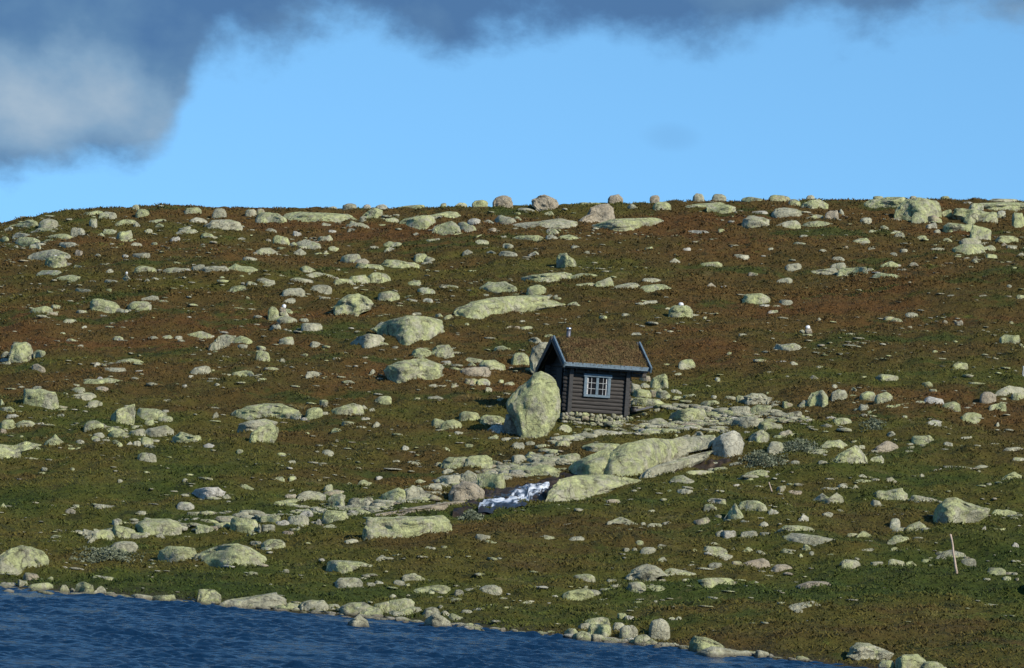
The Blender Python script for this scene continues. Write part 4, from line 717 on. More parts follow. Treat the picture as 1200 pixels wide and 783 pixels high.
yw = np.concatenate([[18, 30, 50, 66, 74], np.arange(78, 124, 0.06)])
uw = np.concatenate([[-3, -1, -0.5, -0.3, -0.2], np.linspace(-0.155, 0.155, 560), [0.2, 0.3, 0.5, 1, 3]])
YY, UU = np.meshgrid(yw, uw, indexing='ij'); XX = UU * YY
WW = waves(70, 0.2, 0.7, 9); 
WW[:, 0] *= 0.42
ripple = wsum(XX, YY, WW)
gust = 0.75 + 0.25 * wsum(XX, YY, waves(8, 3, 9, 12))
ZZ = np.where((YY >= 78) & (np.abs(UU) < 0.16), 0.034 * ripple * gust, 0.0)
nr, nc = YY.shape; idx = np.arange(nr * nc).reshape(nr, nc)
faces = np.stack([idx[:-1, :-1], idx[:-1, 1:], idx[1:, 1:], idx[1:, :-1]], -1).reshape(-1, 4)
lake = mesh_np('lake_water', np.stack([XX, YY, ZZ], -1).reshape(-1, 3), faces, m_water)
tag(lake, kind='structure')

# ------------------------------------------------------------------ rocks
def ico(n):
    bm = bmesh.new(); bmesh.ops.create_icosphere(bm, subdivisions=n, radius=1)
    v = np.array([q.co[:] for q in bm.verts]); f = np.array([[q.index for q in w.verts] for w in bm.faces]); bm.free()
    v /= np.linalg.norm(v, axis=1)[:, None]
    return v, f
ICO = {n: ico(n) for n in (1, 2, 3, 4, 5)}
def rough3(v, seed, freq, amp):
    r = np.random.RandomState(seed); s = np.zeros(len(v))
    for o in range(4):
        for _ in range(5):
            d = r.normal(size=3); d /= np.linalg.norm(d)
            s += np.sin(v @ d * freq * (1.9 ** o) + r.uniform(0, 6.28)) * (0.58 ** o)
    return s / 3.2 * amp
def cut(v, r, n, lo, hi, sel=None):
    for _ in range(n):
        while True:
            m = r.normal(size=3); m /= np.linalg.norm(m)
            if sel is None or sel(m): break
        d = r.uniform(lo, hi)
        e = v @ m - d
        v = v - np.maximum(e, 0)[:, None] * m[None] * 0.93
    return v
def rock_shape(kind, seed, lod):
    """unit rock: x in -1..1, z top at 1, ground line at z=0, depth -1..1"""
    n, f = ICO[lod]; r = np.random.RandomState(seed)
    e = dict(r=0.92, s=0.72, b=0.66, p=0.85)[kind]
    v = np.sign(n) * np.abs(n) ** e
    v = cut(v, r, dict(r=7, s=9, b=13, p=10)[kind], dict(r=0.84, s=0.72, b=0.68, p=0.7)[kind], 1.02)
    if kind == 'p':
        t = np.clip(v[:, 2], 0, 1.2); ax = r.uniform(-0.35, 0.35)
        v[:, 0] = v[:, 0] * (1 - 0.72 * t) + ax * t; v[:, 1] *= (1 - 0.6 * t)
    elif kind in 'bs':
        v[:, 2] += v[:, 0] * r.uniform(-0.25, 0.25) * (v[:, 2] > 0)
        t = np.clip(v[:, 2], 0, 1); v[:, 0] *= 1 - r.uniform(0.1, 0.3) * t
    elif kind == 'r':
        t = np.clip(v[:, 2], 0, 1); v[:, 0] += r.uniform(-0.15, 0.15) * t
    v += n * rough3(n, seed, 3.0, 0.075)[:, None] + n * rough3(n, seed + 7, 9.0, 0.022)[:, None]
    lo = dict(r=0.42, s=0.75, b=0.5, p=0.25)[kind]
    v[:, 2] -= v[:, 2].max(); v[:, 2] = 1 + v[:, 2] / (-v[:, 2].min()) * (1 + lo)   # top 1, bottom -lo
    vis = v[:, 2] > -0.05
    x0, x1 = v[vis, 0].min(), v[vis, 0].max()
    v[:, 0] = (v[:, 0] - (x0 + x1) / 2) / ((x1 - x0) / 2)
    v[:, 1] /= np.abs(v[:, 1]).max()
    return v, f
PROP = dict(g=(0.33, 0.0, 0.05), y=(0.60, 0.0, 0.0), k=(0.10, 0.0, 0.85), w=(0.05, 0.85, 0.1))
# distance of the ground along a grid of sight lines, for seating rocks where they stand
GX, GY = np.arange(-120, 1321, 8.0), np.arange(226, 861, 6.0)
gx_, gy_ = np.meshgrid(GX, GY)
DR = fwd[None, None] + RT * ((gx_[..., None] - 600) / F) + UP * ((391.5 - gy_[..., None]) / F)
tt_ = np.full(gx_.shape, 80.0); done = np.zeros(gx_.shape, bool)
for st_ in np.arange(80, 226, 0.75):
    act = ~done
    if not act.any(): break
    P_ = CAM + DR[act] * st_
    below = P_[:, 2] < np.maximum(height(P_[:, 0], P_[:, 1], False), 0.0)
    q_ = tt_[act]; q_[:] = st_; tt_[act] = q_
    dn = done[act]; dn[below] = True; done[act] = dn
lo_, hi_ = tt_ - 0.75, tt_.copy()
for _ in range(8):
    md = (lo_ + hi_) / 2; P_ = CAM + DR * md[..., None]
    bl = P_[..., 2] < np.maximum(height(P_[..., 0], P_[..., 1], False), 0.0)
    hi_ = np.where(bl, md, hi_); lo_ = np.where(bl, lo_, md)
GD = hi_ * DR[..., 1]; GD = np.where(done, GD, YC + 4)
def ground_dist(px, py):
    px = np.asarray(px, float); py = np.asarray(py, float)
    a = np.clip((px - GX[0]) / 8.0, 0, len(GX) - 1.001); c = np.clip((py - GY[0]) / 6.0, 0, len(GY) - 1.001)
    i, j = a.astype(int), c.astype(int); fa, fc_ = a - i, c - j
    return (GD[j, i] * (1 - fa) + GD[j, i + 1] * fa) * (1 - fc_) + (GD[j + 1, i] * (1 - fa) + GD[j + 1, i + 1] * fa) * fc_

def box_outline(x0, y0, x1, y1, kind, seed):
    """irregular outline of a rock of this kind filling the box"""
    r = np.random.RandomState(seed)
    if y1 > 262: x0, x1 = x0 - 0.06 * (x1 - x0), x1 + 0.06 * (x1 - x0)
    n = r.randint(6, 10) if kind != 'r' else 9
    th = np.linspace(math.pi, 0, n) + r.uniform(-0.5, 0.5, n) * (math.pi / n) * np.r_[0, np.ones(n - 2), 0]
    e = dict(r=0.72, s=0.8, b=0.55, p=1.0)[kind]
    X = np.sign(np.cos(th)) * np.abs(np.cos(th)) ** e; Y = np.abs(np.sin(th)) ** e
    if kind == 'p':
        ax = r.uniform(-0.4, 0.4); Y = (1 - np.abs(X - ax) / (1 + abs(ax))) ** 1.0; X = X * 1.0
    sk = r.uniform(-0.35, 0.35) * dict(r=0.3, s=1.2, b=0.8, p=0)[kind]
    Y = Y * (1 + sk * X) * r.uniform(*dict(r=(0.93, 1.05), s=(0.72, 1.1), b=(0.8, 1.1), p=(0.8, 1.1))[kind], n)
    Y[0], Y[-1] = r.uniform(0.05, 0.25, 2) if kind != 's' else r.uniform(0.05, 0.3, 2)
    nb = r.randint(2, 5); xb = np.linspace(0.85, -0.85, nb) + r.uniform(-0.12, 0.12, nb); yb = r.uniform(-0.12, 0.12, nb)
    if kind == 'r': xb = xb * 0.85
    P = np.vstack([np.stack([X, Y], 1), np.stack([xb, yb], 1)])
    P[:, 0] = (P[:, 0] - P[:, 0].min()) / np.ptp(P[:, 0]); P[:, 1] = (P[:, 1] - P[:, 1].min()) / np.ptp(P[:, 1])
    P = np.stack([x0 + P[:, 0] * (x1 - x0), y1 - P[:, 1] * (y1 - y0)], 1)
    return P
LEAN = dict(r=0.15, s=0.9, b=0.35, p=0.3)
def outline_rock(pts, lean, seed, lod=5, kind='b'):
    """a rock whose outline is known: it gets its own distance, real size, thickness and a back, and is
    seated on the ground where its lower edge meets the slope"""
    P = np.array(pts, float); r = np.random.RandomState(seed)
    x0, x1, y0, y1 = P[:, 0].min(), P[:, 0].max(), P[:, 1].min(), P[:, 1].max()
    c = np.array([(x0 + x1) / 2, (y0 + y1) / 2])
    closed = np.vstack([P, P[:1]])
    # lower edge of the outline, column by column
    cols = np.linspace(x0 + 0.02 * (x1 - x0), x1 - 0.02 * (x1 - x0), 15); low = np.full(15, -1e9)
    for A, B in zip(closed[:-1], closed[1:]):
        a, b_ = (A, B) if A[0] < B[0] else (B, A)
        m = (cols >= a[0]) & (cols <= b_[0]) & (b_[0] - a[0] > 1e-9)
        yv = a[1] + (cols - a[0]) / max(b_[0] - a[0], 1e-9) * (b_[1] - a[1])
        low = np.where(m, np.maximum(low, yv), low)
    low = np.where(low < -1e8, c[1], low)
    gd = ground_dist(cols, np.minimum(low, y1) - 0.4)
    gd = np.full(15, np.sort(gd)[3]) if kind == 'r' else np.minimum(gd, gd.min() + 0.012 * (x1 - x0) + 0.15) if kind != 's' else np.minimum(gd, gd.min() + 0.03 * (x1 - x0) + 0.4)
    gd = np.convolve(np.pad(gd, 2, mode='edge'), np.ones(5) / 5, 'valid')
    base = float(gd.min()); mpp0 = base / F
    hw = (x1 - x0) / 2 * mpp0; hh = (y1 - y0) / 2 * mpp0
    dep = float(np.clip(hw * dict(r=0.85, s=0.5, b=0.6, p=0.65)[kind], 0.12, 2.6)); dep = min(dep, 2.5 * hh + 0.3)
    poly = P - c; poly[:, 1] *= -1; poly = np.vstack([poly, poly[:1]])
    n, f = ICO[lod]
    q = cut(n.copy(), r, dict(r=2, s=9, b=10, p=9)[kind], dict(r=0.9, s=0.68, b=0.64, p=0.64)[kind], 0.95, lambda m: m[1] < -0.3)
    q = cut(q, r, 4, 0.7, 0.9, lambda m: m[1] > 0.4)
    th = np.arctan2(n[:, 2] * hh, n[:, 0] * hw)
    R = np.zeros(len(n)); D = np.stack([np.cos(th), np.sin(th)], 1)
    for i in range(len(poly) - 1):
        A, B = poly[i], poly[i + 1]; e = B - A
        den = D[:, 0] * e[1] - D[:, 1] * e[0]; den = np.where(np.abs(den) < 1e-9, 1e-9, den)
        t_ = (A[0] * e[1] - A[1] * e[0]) / den; s_ = (A[0] * D[:, 1] - A[1] * D[:, 0]) / den
        R = np.maximum(R, np.where((t_ > 0) & (s_ >= -1e-6) & (s_ <= 1 + 1e-6), t_, 0))
    R = np.where(R <= 0, np.median(R), R)
    rho = np.sqrt(n[:, 0] ** 2 + n[:, 2] ** 2)
    edge = rho ** 6
    lim = rho ** 0.8 * (1 + edge * 0.045 * rough3(n, seed + 3, 9, 1.0))
    X = D[:, 0] * R * lim; Z = D[:, 1] * R * lim          # photo pixels from the centre
    px = c[0] + X; py = c[1] - Z
    lowc = np.interp(px, cols, low); above = np.maximum(lowc - py, 0) * mpp0
    g = np.interp(px, cols, gd)
    nxn = n[:, 0]; nzu = np.maximum(n[:, 2], 0)
    cv_ = 1 - np.sqrt(np.maximum(0, 1 - nxn ** 2 * 0.97 - nzu ** 2 * 0.97))
    fac = (np.abs(n[:, 1]) - np.abs(q[:, 1])) * 1.0 + 0.16 * rough3(n, seed, 3.2, 1.0) + 0.08 * rough3(n, seed + 5, 9.0, 1.0) + 0.022 * rough3(n, seed + 9, 26.0, 1.0)
    front = n[:, 1] < 0
    Yf = dep * np.clip(cv_ + fac * (1 - cv_ ** 2), -0.15, 1.02); Yb = dep * (2.0 - cv_)
    Y = g + above * lean * 1.2 + np.where(front, Yf, Yb)
    drop = np.clip((0.35 - above / max(2 * hh, 1e-6)) / 0.35, 0, 1) * np.clip(-n[:, 2] * 3, 0, 1)
    V3 = CAM + (fwd[None] + RT[None] * ((px - 600) / F)[:, None] + UP[None] * ((391.5 - py) / F)[:, None]) * 1.0
    d = V3 - CAM; V3 = CAM + d * (Y / d[:, 1])[:, None]
    if kind == 'r' and lod == 5: drop = drop * np.clip(1.0 - 1.4 * np.abs(nxn), 0, 1)
    # what lies below the ground line goes down into the soil
    V3[:, 2] -= drop * (0.45 * hh + 0.12)
    anchor = np.array([V3[:, 0].mean(), V3[:, 1].mean(), 0]); anchor[2] = float(height(anchor[0], anchor[1], False))
    return V3 - anchor, f, anchor
def place_box(x0, y0, x1, y1, kind, seed, lod):
    return outline_rock(box_outline(x0, y0, x1, y1, kind, seed), LEAN[kind], seed, lod, kind)

def make_rock(name, v, f, loc, ty, label, cat, group=None, mat=None):
    o = mesh_np(name, v, f, mat or m_rock, smooth=True, loc=loc)
    L, Pn, Wm = PROP[ty[1]]
    o['lichen'] = L; o['paleness'] = Pn; o['warmth'] = Wm
    tag(o, label, cat, group, 'thing')
    return o
NAMEK = dict(r=('boulder', 'boulder'), s=('rock_slab', 'rock slab'), b=('boulder', 'boulder'), p=('boulder', 'boulder'))
sd = 100
big = {}
for ty, lean, lab, pts in OUTLINES:
    sd += 1
    v, f, a = outline_rock(pts, lean, sd, 5, ty[0])
    nm, cat = NAMEK[ty[0]]
    big[lab] = make_rock(nm, v, f, a, ty, lab, cat, 'rocks strewn over the hillside')
for lab_, o_ in big.items():
    if lab_.startswith('grey boulder with white scars'): o_['lichen'] = 0.12; o_['paleness'] = 0.35
    if lab_.startswith('huge upright'): o_['lichen'] = 0.62; o_['paleness'] = 0.0
    if lab_.startswith('dark shard'): o_['lichen'] = 0.1
for line in ROCKS.strip().split('\n'):
    sd += 1
    nums, lab = line.split('|'); q = nums.split(); x0, y0, x1, y1 = map(float, q[:4]); ty = q[4]
    area = (x1 - x0) * (y1 - y0)
    v, f, a = place_box(x0, y0, x1, y1, ty[0], sd, 4 if area > 350 else 3)
    nm, cat = NAMEK[ty[0]]
    make_rock(nm, v, f, a, ty, lab, cat, 'rocks strewn over the hillside')

# the many smaller stones
Vs, Fs, off = [], [], 0
def add_stone(v, f, a):
    global off
    Vs.append(v + a); Fs.append(f + off); off += len(v)
for e in STONES.split(';'):
    sd += 1
    q = e.split(); x0, y0, x1, y1 = map(float, q[:4])
    kd_ = q[4][0]
    if kd_ == 'r' and y1 > 262: kd_ = 'bsp'[sd % 3]; y1 -= 0.12 * (y1 - y0)
    v, f, a = place_box(x0, y0, x1, y1, kd_, sd, 3 if (x1 - x0) * (y1 - y0) > 45 else 2)
    add_stone(v, f, a)
r = np.random.RandomState(78)
cent = []
for line in ROCKS.strip().split('\n'):
    q = line.split('|')[0].split(); cent.append([float(v_) for v_ in q[:4]])
for _, _, _, pts in OUTLINES:
    pp_ = np.array(pts); cent.append([pp_[:, 0].min(), pp_[:, 1].min(), pp_[:, 0].max(), pp_[:, 1].max()])
for i in range(1000):
    x0, y0, x1, y1 = cent[r.randint(len(cent))]
    if x0 > 640 and x1 < 790 and y0 > 395 and y1 < 500: continue
    w_ = r.uniform(4, 15) * (0.8 if y1 < 330 else 1.0); h_ = w_ * r.uniform(0.14, 0.4)
    cx_ = r.uniform(x0 - 16, x1 + 16); cy_ = y1 + r.normal() * 5 + 1
    if cy_ < 250 or float(unroll(cx_, cy_)[1]) > 250: continue
    g_ = CAM + ray(cx_, cy_) * (float(ground_dist(cx_, cy_)) / ray(cx_, cy_)[1])
    if g_[2] < 0.12: continue
    if abs(g_[0] - HUT[0]) < 1.9 and abs(g_[1] - HUT[1]) < 1.7: continue
    sd += 1
    v, f, a = place_box(cx_ - w_ / 2, cy_ - h_, cx_ + w_ / 2, cy_, 'ssbsp'[r.randint(5)], sd, 2)
    add_stone(v, f, a)
r = np.random.RandomState(77)
clus = [(r.uniform(-0.19, 0.19), r.uniform(108, 214), r.uniform(0.5, 3.0)) for _ in range(260)]
protos = [rock_shape(k_, 900 + i, 1 if i % 2 else 2) for i, k_ in enumerate('rsbprsbsrsbs')]
cnt = 0
while cnt < 3600:
    if r.rand() < 0.72:
        u, yy, rad = clus[r.randint(len(clus))]
        X = u * yy + r.normal() * rad; Y = yy + r.normal() * rad * 1.2
    else:
        Y = math.sqrt(r.uniform(106 ** 2, 214 ** 2)); X = r.uniform(-0.19, 0.19) * Y
    z = float(height(X, Y))
    if z < 0.02: continue
    if Y < 150 and r.rand() < 0.45: continue
    s = min(0.035 * math.exp(r.normal() * 0.5 + 0.55), 0.2)
    v, f = protos[r.randint(len(protos))]
    a = r.uniform(0, 6.28); ca, sa = math.cos(a), math.sin(a)
    w = v * np.array([s * r.uniform(1.1, 2.2), s, s * r.uniform(0.22, 0.6)])
    w = np.stack([w[:, 0] * ca - w[:, 1] * sa, w[:, 0] * sa + w[:, 1] * ca, w[:, 2]], 1)
    add_stone(w, f, np.array([X, Y, z + 0.02]))
    cnt += 1
# gravel and cobbles along the waterline, in the stream bed and below the hut
def along(pts, n, spread, smin, smax, lift=0.0):
    P = np.array(pts, float); seg = np.linalg.norm(np.diff(P, axis=0), axis=1); cum = np.concatenate([[0], np.cumsum(seg)])
    for _ in range(n):
        t_ = r.uniform(0, cum[-1]); x_ = np.interp(t_, cum, P[:, 0]) + r.normal() * spread; y_ = np.interp(t_, cum, P[:, 1]) + r.normal() * spread * 0.4
        g = hit(x_, y_); s = math.exp(r.uniform(math.log(smin), math.log(smax)))
        v, f = protos[r.randint(len(protos))]
        a = r.uniform(-0.5, 0.5); ca, sa = math.cos(a), math.sin(a)
        w = v * np.array([s * r.uniform(1.1, 2.2), s, s * r.uniform(0.45, 0.8)])
        w = np.stack([w[:, 0] * ca - w[:, 1] * sa, w[:, 0] * sa + w[:, 1] * ca, w[:, 2]], 1)
        add_stone(w, f, g + np.array([0, 0, lift]))
along([(0, 690), (300, 712), (640, 743), (950, 775)], 260, 3, 0.03, 0.16)
along([(655, 488), (700, 494), (745, 498), (790, 500), (840, 492), (900, 480)], 230, 7, 0.04, 0.2)
along([(150, 622), (300, 606), (420, 596), (520, 570), (600, 546), (660, 528)], 240, 8, 0.05, 0.24)
along([(740, 470), (800, 478), (870, 490), (930, 490), (980, 500)], 130, 10, 0.05, 0.25)
along([(560, 574), (600, 556), (660, 540)], 120, 5, 0.07, 0.28)
along([(650, 520), (700, 508), (780, 506), (850, 500)], 170, 6, 0.06, 0.26)
along([(400, 600), (440, 596), (520, 580)], 90, 6, 0.06, 0.26)
bigp = [rock_shape(k_, 1200 + i, 3) for i, k_ in enumerate('rsbbsrsb')]
for i in range(150):                                    # the same stony slope goes on to either side
    Y = math.sqrt(r.uniform(112 ** 2, 213 ** 2)); X = r.choice([-1, 1]) * r.uniform(0.142, 0.2) * Y
    v, f = bigp[r.randint(8)]; s = math.exp(r.normal() * 0.5 - 1.0)
    v = v * np.array([s * 1.3, s, s * 0.6]); v[:, 2] += v[:, 1] * 0.17
    add_stone(v, f, np.array([X, Y, float(height(X, Y))]))
V = np.vstack(Vs); Fa = np.vstack(Fs)
st = mesh_np('loose_stones', V, Fa, m_stones)
tag(st, 'small loose stones and cobbles scattered through the heath', 'stones', kind='stuff')

# ------------------------------------------------------------------ stream
def patch(name, outline, mat, lift, nu=60, bump=0.0, seed=0, edge_drop=0.0, dy=0.0, nv=14):
    """a sheet lying on the ground inside an image outline (lower edge list, upper edge list)"""
    lo, hi = outline
    lo = np.array(lo, float); hi = np.array(hi, float)
    def samp(P, n):
        s = np.concatenate([[0], np.cumsum(np.linalg.norm(np.diff(P, axis=0), axis=1))]); q = np.linspace(0, s[-1], n)
        return np.stack([np.interp(q, s, P[:, 0]), np.interp(q, s, P[:, 1])], 1)
    L, Hh = samp(lo, nu), samp(hi, nu)
    gl = np.array([hit(a[0], a[1] + dy) for a in L]); gh = np.array([hit(a[0], a[1] + dy) for a in Hh])
    V, UV = [], []
    for j in range(nv):
        t_ = j / (nv - 1); g = gl * (1 - t_) + gh * t_
        z = height(g[:, 0], g[:, 1], False) + lift - edge_drop * (abs(2 * t_ - 1) ** 3)
        if bump: z = z + bump * wsum(g[:, 0], g[:, 1], waves(22, 0.3, 1.5, seed + 40))
        V.append(np.stack([g[:, 0], g[:, 1], z], 1)); UV.append(np.stack([np.linspace(0, 1, nu) * 6, np.full(nu, t_)], 1))
    V = np.vstack(V); idx = np.arange(nu * nv).reshape(nv, nu)
    Fq = np.stack([idx[:-1, :-1], idx[:-1, 1:], idx[1:, 1:], idx[1:, :-1]], -1).reshape(-1, 4)
    o = mesh_np(name, V, Fq, mat)
    UV = np.vstack(UV); uvl = o.data.uv_layers.new(name='UVMap')
    uvl.data.foreach_set('uv', UV[Fq.ravel()].astype(np.float32).ravel())
    return tag(o, kind='structure')
patch('stream_bed', ([(530, 603), (550, 600), (565, 600), (600, 598), (632, 592), (652, 578), (676, 563)], [(532, 594), (550, 583), (568, 569), (592, 560), (618, 552), (645, 548), (676, 545)]), m_wetrock, 0.09, nu=110, bump=0.035, seed=1, edge_drop=0.25, dy=3, nv=30)
patch('stream_water', ([(560, 597), (575, 597), (592, 594), (608, 591), (620, 587), (632, 580), (644, 570)], [(562, 591), (573, 582), (588, 575), (602, 570), (616, 566), (630, 563), (643, 560)]), m_foam, 0.165, nu=130, bump=0.025, seed=2, edge_drop=0.16, dy=4, nv=34)
patch('wet_slab_shade', ([(788, 556), (805, 551), (830, 547), (850, 545), (858, 542)], [(800, 549), (812, 544), (828, 540), (840, 537), (852, 536)]), m_wetrock, 0.07, bump=0.03, seed=3, edge_drop=0.25)  # near-black sheet paints the shadow over the wet slab beneath the scarred boulder

# ------------------------------------------------------------------ plants
r = np.random.RandomState(31)
def blades(n, umin, umax, y0, y1, hmin, hmax, wid, seed, keep=None):
    r = np.random.RandomState(seed)
    Y = np.sqrt(r.uniform(y0 ** 2, y1 ** 2, n)); X = r.uniform(umin, umax, n) * Y
    if keep is not None:
        k_ = keep(X, Y, r); X, Y = X[k_], Y[k_]; n = len(X)
    Z = height(X, Y)
    k_ = Z > 0.05; X, Y, Z = X[k_], Y[k_], Z[k_]; n = len(X)
    if HUT is not None:
        hx, hy, _ = HUT; ok = ~((np.abs(X - hx) < 1.55) & (np.abs(Y - hy) < 1.3)); X, Y, Z = X[ok], Y[ok], Z[ok]; n = len(X)
    a = r.uniform(0, np.pi, n); h = r.uniform(hmin, hmax, n) * (0.7 + 0.6 * (wsum(X, Y, WC) > 0.4)); w = wid * r.uniform(0.6, 1.5, n)
    lx, ly = r.normal(size=n) * 0.8 * h, r.normal(size=n) * 0.8 * h
    dx, dy = np.cos(a) * w, np.sin(a) * w
    v0 = np.stack([X - dx, Y - dy, Z - 0.01], 1); v1 = np.stack([X + dx, Y + dy, Z - 0.01], 1)
    v2 = np.stack([X + lx + dx * 0.3, Y + ly + dy * 0.3, Z + h], 1); v3 = np.stack([X + lx * 1.1 - dx * 0.5, Y + ly * 1.1 - dy * 0.5, Z + h * 0.85], 1)
    V = np.stack([v0, v1, v2, v3], 1).reshape(-1, 3); Fq = np.arange(n * 4).reshape(n, 4)
    return V, Fq
V1, F1 = blades(470000, -0.175, 0.175, 97, 190, 0.025, 0.085, 0.024, 51)
V2, F2 = blades(135000, -0.175, 0.175, 186, 217, 0.03, 0.09, 0.036, 52)
V = np.vstack([V1, V2]); Fq = np.vstack([F1, F2 + len(V1)])
o = mesh_np('heath', V, Fq, m_plant, smooth=False)
tag(o, 'low heather, sedge and dwarf shrubs covering the hillside', 'ground cover', kind='stuff')

# grey-green willow scrub
m_willow, t, b = material('willow_leaves')
g = t.node('ShaderNodeNewGeometry')
t.put(b.inputs['Base Color'], t.ramp(g.outputs['Random Per Island'], [(0, (0.045, 0.06, 0.03)), (0.6, (0.10, 0.12, 0.07)), (1, (0.17, 0.19, 0.13))]))
b.inputs['Roughness'].default_value = 0.7
def scrub(px0, py0, px1, py1, n, hgt, label):
    r = np.random.RandomState(int(px0)); Vs = []
    a = hit((px0 + px1) / 2, py1); mpp = a[1] / F; hw = (px1 - px0) / 2 * mpp
    for i in range(n):
        u, w = r.normal() * 0.42, r.uniform(0, 1)
        X = a[0] + np.clip(u, -1, 1) * hw; Y = a[1] + r.uniform(0, 1.6)
        lump = 0.6 + 0.4 * math.sin(X * 3.1 + Y) * math.sin(X * 1.3 + 2)
        Z = float(height(X, Y)) + hgt * w * max(0.1, (1 - abs(u)) * lump)
        d = r.normal(size=(2, 3)); d /= np.linalg.norm(d, axis=1)[:, None]; s = 0.05 * r.uniform(0.6, 1.4)
        c = np.array([X, Y, Z]); Vs += [c - d[0] * s, c + d[1] * s * 0.5, c + d[0] * s, c - d[1] * s * 0.5]
    V = np.array(Vs); loc = np.array([a[0], a[1], a[2]])
    o = mesh_np('willow_shrub', V - loc, np.arange(len(V)).reshape(-1, 4), m_willow, smooth=False, loc=loc)
    return tag(o, label, 'shrub', 'low willow shrubs')
scrub(906, 505, 965, 532, 2600, 0.55, 'grey-green willow scrub beside the lone pyramid boulder')
scrub(868, 525, 925, 548, 2200, 0.5, 'grey-green willow scrub just below the white-scarred boulder')
scrub(535, 592, 566, 610, 1200, 0.4, 'small willow tuft at the foot of the white cascade')
scrub(80, 640, 165, 660, 2200, 0.3, 'wide thin willow scrub above the left shore')
scrub(1010, 492, 1040, 506, 900, 0.3, 'small grey willow tuft on the right-hand slope')

# ------------------------------------------------------------------ the log hut
class MB:
    def __init__(s): s.bm = bmesh.new()
    def box(s, x0, y0, z0, x1, y1, z1, bev=0.0, sh=None):
        vs = [s.bm.verts.new((x, y, z)) for x in (x0, x1) for y in (y0, y1) for z in (z0, z1)]
        fs = [(0, 1, 3, 2), (4, 6, 7, 5), (0, 4, 5, 1), (2, 3, 7, 6), (0, 2, 6, 4), (1, 5, 7, 3)]
        nf = [s.bm.faces.new([vs[i] for i in f]) for f in fs]
        if bev: bmesh.ops.bevel(s.bm, geom=list({e for f in nf for e in f.edges}), offset=bev, segments=2, affect='EDGES', profile=0.6)
    def prism(s, pts, a, d):
        """closed polygon pts (3d) swept by vector d"""
        n = len(pts); A = [s.bm.verts.new(p) for p in pts]; B = [s.bm.verts.new(Vector(p) + Vector(d)) for p in pts]
        s.bm.faces.new(A[::-1]); s.bm.faces.new(B)
        for i in range(n): s.bm.faces.new((A[i], A[(i + 1) % n], B[(i + 1) % n], B[i]))
    def log(s, p, q, rad, seg=10, seed=0, squash=1.0):
        p, q = Vector(p), Vector(q); d = q - p; L = d.length; d.normalize(); r = random.Random(seed)
        side = d.cross(Vector((0, 0, 1))); side = side.normalized() if side.length > 1e-3 else Vector((1, 0, 0)); upv = side.cross(d)
        n = max(2, int(L / 0.35)); rings = []
        for i in range(n + 1):
            c = p + d * (L * i / n) + upv * r.uniform(-0.006, 0.006); rr = rad * r.uniform(0.96, 1.04)
            rings.append([s.bm.verts.new(c + side * math.cos(2 * math.pi * j / seg) * rr * squash + upv * math.sin(2 * math.pi * j / seg) * rr) for j in range(seg)])
        for a_, b_ in zip(rings, rings[1:]):
            for j in range(seg): s.bm.faces.new((a_[j], a_[(j + 1) % seg], b_[(j + 1) % seg], b_[j]))
        s.bm.faces.new(rings[0][::-1]); s.bm.faces.new(rings[-1])
    def build(s, name, mat, parent=None, smooth=False):
        bmesh.ops.recalc_face_normals(s.bm, faces=s.bm.faces[:])
        me = bpy.data.meshes.new(name); s.bm.to_mesh(me); s.bm.free(); me.materials.append(mat)
        if smooth: me.polygons.foreach_set('use_smooth', [True] * len(me.polygons))
        o = bpy.data.objects.new(name, me); COL.objects.link(o)
        if parent: o.parent = parent
        return o
m_gable_shade = plain('gable_shade_wood', (0.010, 0.010, 0.011), 0.8, 0.3)  # near-black wood: the shade on the left gable is put into the colour
hut = bpy.data.objects.new('log_hut', None); COL.objects.link(hut)
front = hit(706, 497)
hut.location = (front[0] - 0.30, front[1] + 0.35, HUT[2] - 0.02)
hut.rotation_euler = (0, 0, math.radians(16))
tag(hut, 'small dark log hut with a turf roof and one blue-framed window', 'hut')
# local frame: x along the front wall (0 in its middle), y into the hill, z up; wall foot at z = 0.32
LX, RX, FY, BY, Z0 = -1.42, 1.42, 0.0, 2.7, 0.30
NL, LR = 12, 0.082
stp = 1.86 / NL
CXL, CXR = LX + 0.27, RX - 0.18            # cross walls
w = MB()
for i in range(NL):
    z = Z0 + LR + i * stp
    x0 = LX + random.Random(i).uniform(-0.03, 0.03); x1 = RX + random.Random(i + 50).uniform(-0.03, 0.03)
    if i >= NL - 2: x1 += 0.62
    w.log((x0, FY, z), (x1, FY, z), LR, seed=i, squash=0.8)
w.build('front_wall', m_log, hut, True)
w = MB()
for i in range(NL): w.log((LX, BY, Z0 + LR + i * stp), (RX, BY, Z0 + LR + i * stp), LR, seed=i + 20, squash=0.8)
w.build('back_wall', m_log, hut, True)
for cx_ in (CXL, CXR):
    w = MB()
    for i in range(NL): w.log((cx_, FY - 0.16, Z0 + LR + (i + 0.5) * stp - 0.01), (cx_, BY + 0.16, Z0 + LR + (i + 0.5) * stp - 0.01), LR, seed=i + 60, squash=0.8)
    RZ = 3.02
    # gable boards above the logs
    w.prism([(cx_ - 0.03, FY - 0.05, Z0 + 1.86), (cx_ - 0.03, BY + 0.05, Z0 + 1.7), (cx_ - 0.03, 1.3, RZ - 0.05)], None, (0.06, 0, 0))
    w.build('side_wall', m_gable_shade if cx_ < 0 else m_log, hut, True)
    c_ = MB(); c_.box(cx_ - 0.085, FY - 0.165, Z0 - 0.06, cx_ + 0.085, FY - 0.03, Z0 + 1.9, 0.02); c_.build('corner_post', m_dark, hut)
# door in the shaded gable
d_ = MB(); d_.box(CXL - 0.14, 0.75, Z0 + 0.08, CXL - 0.09, 1.5, Z0 + 1.75, 0.01); door = d_.build('door', m_gable_shade, hut)
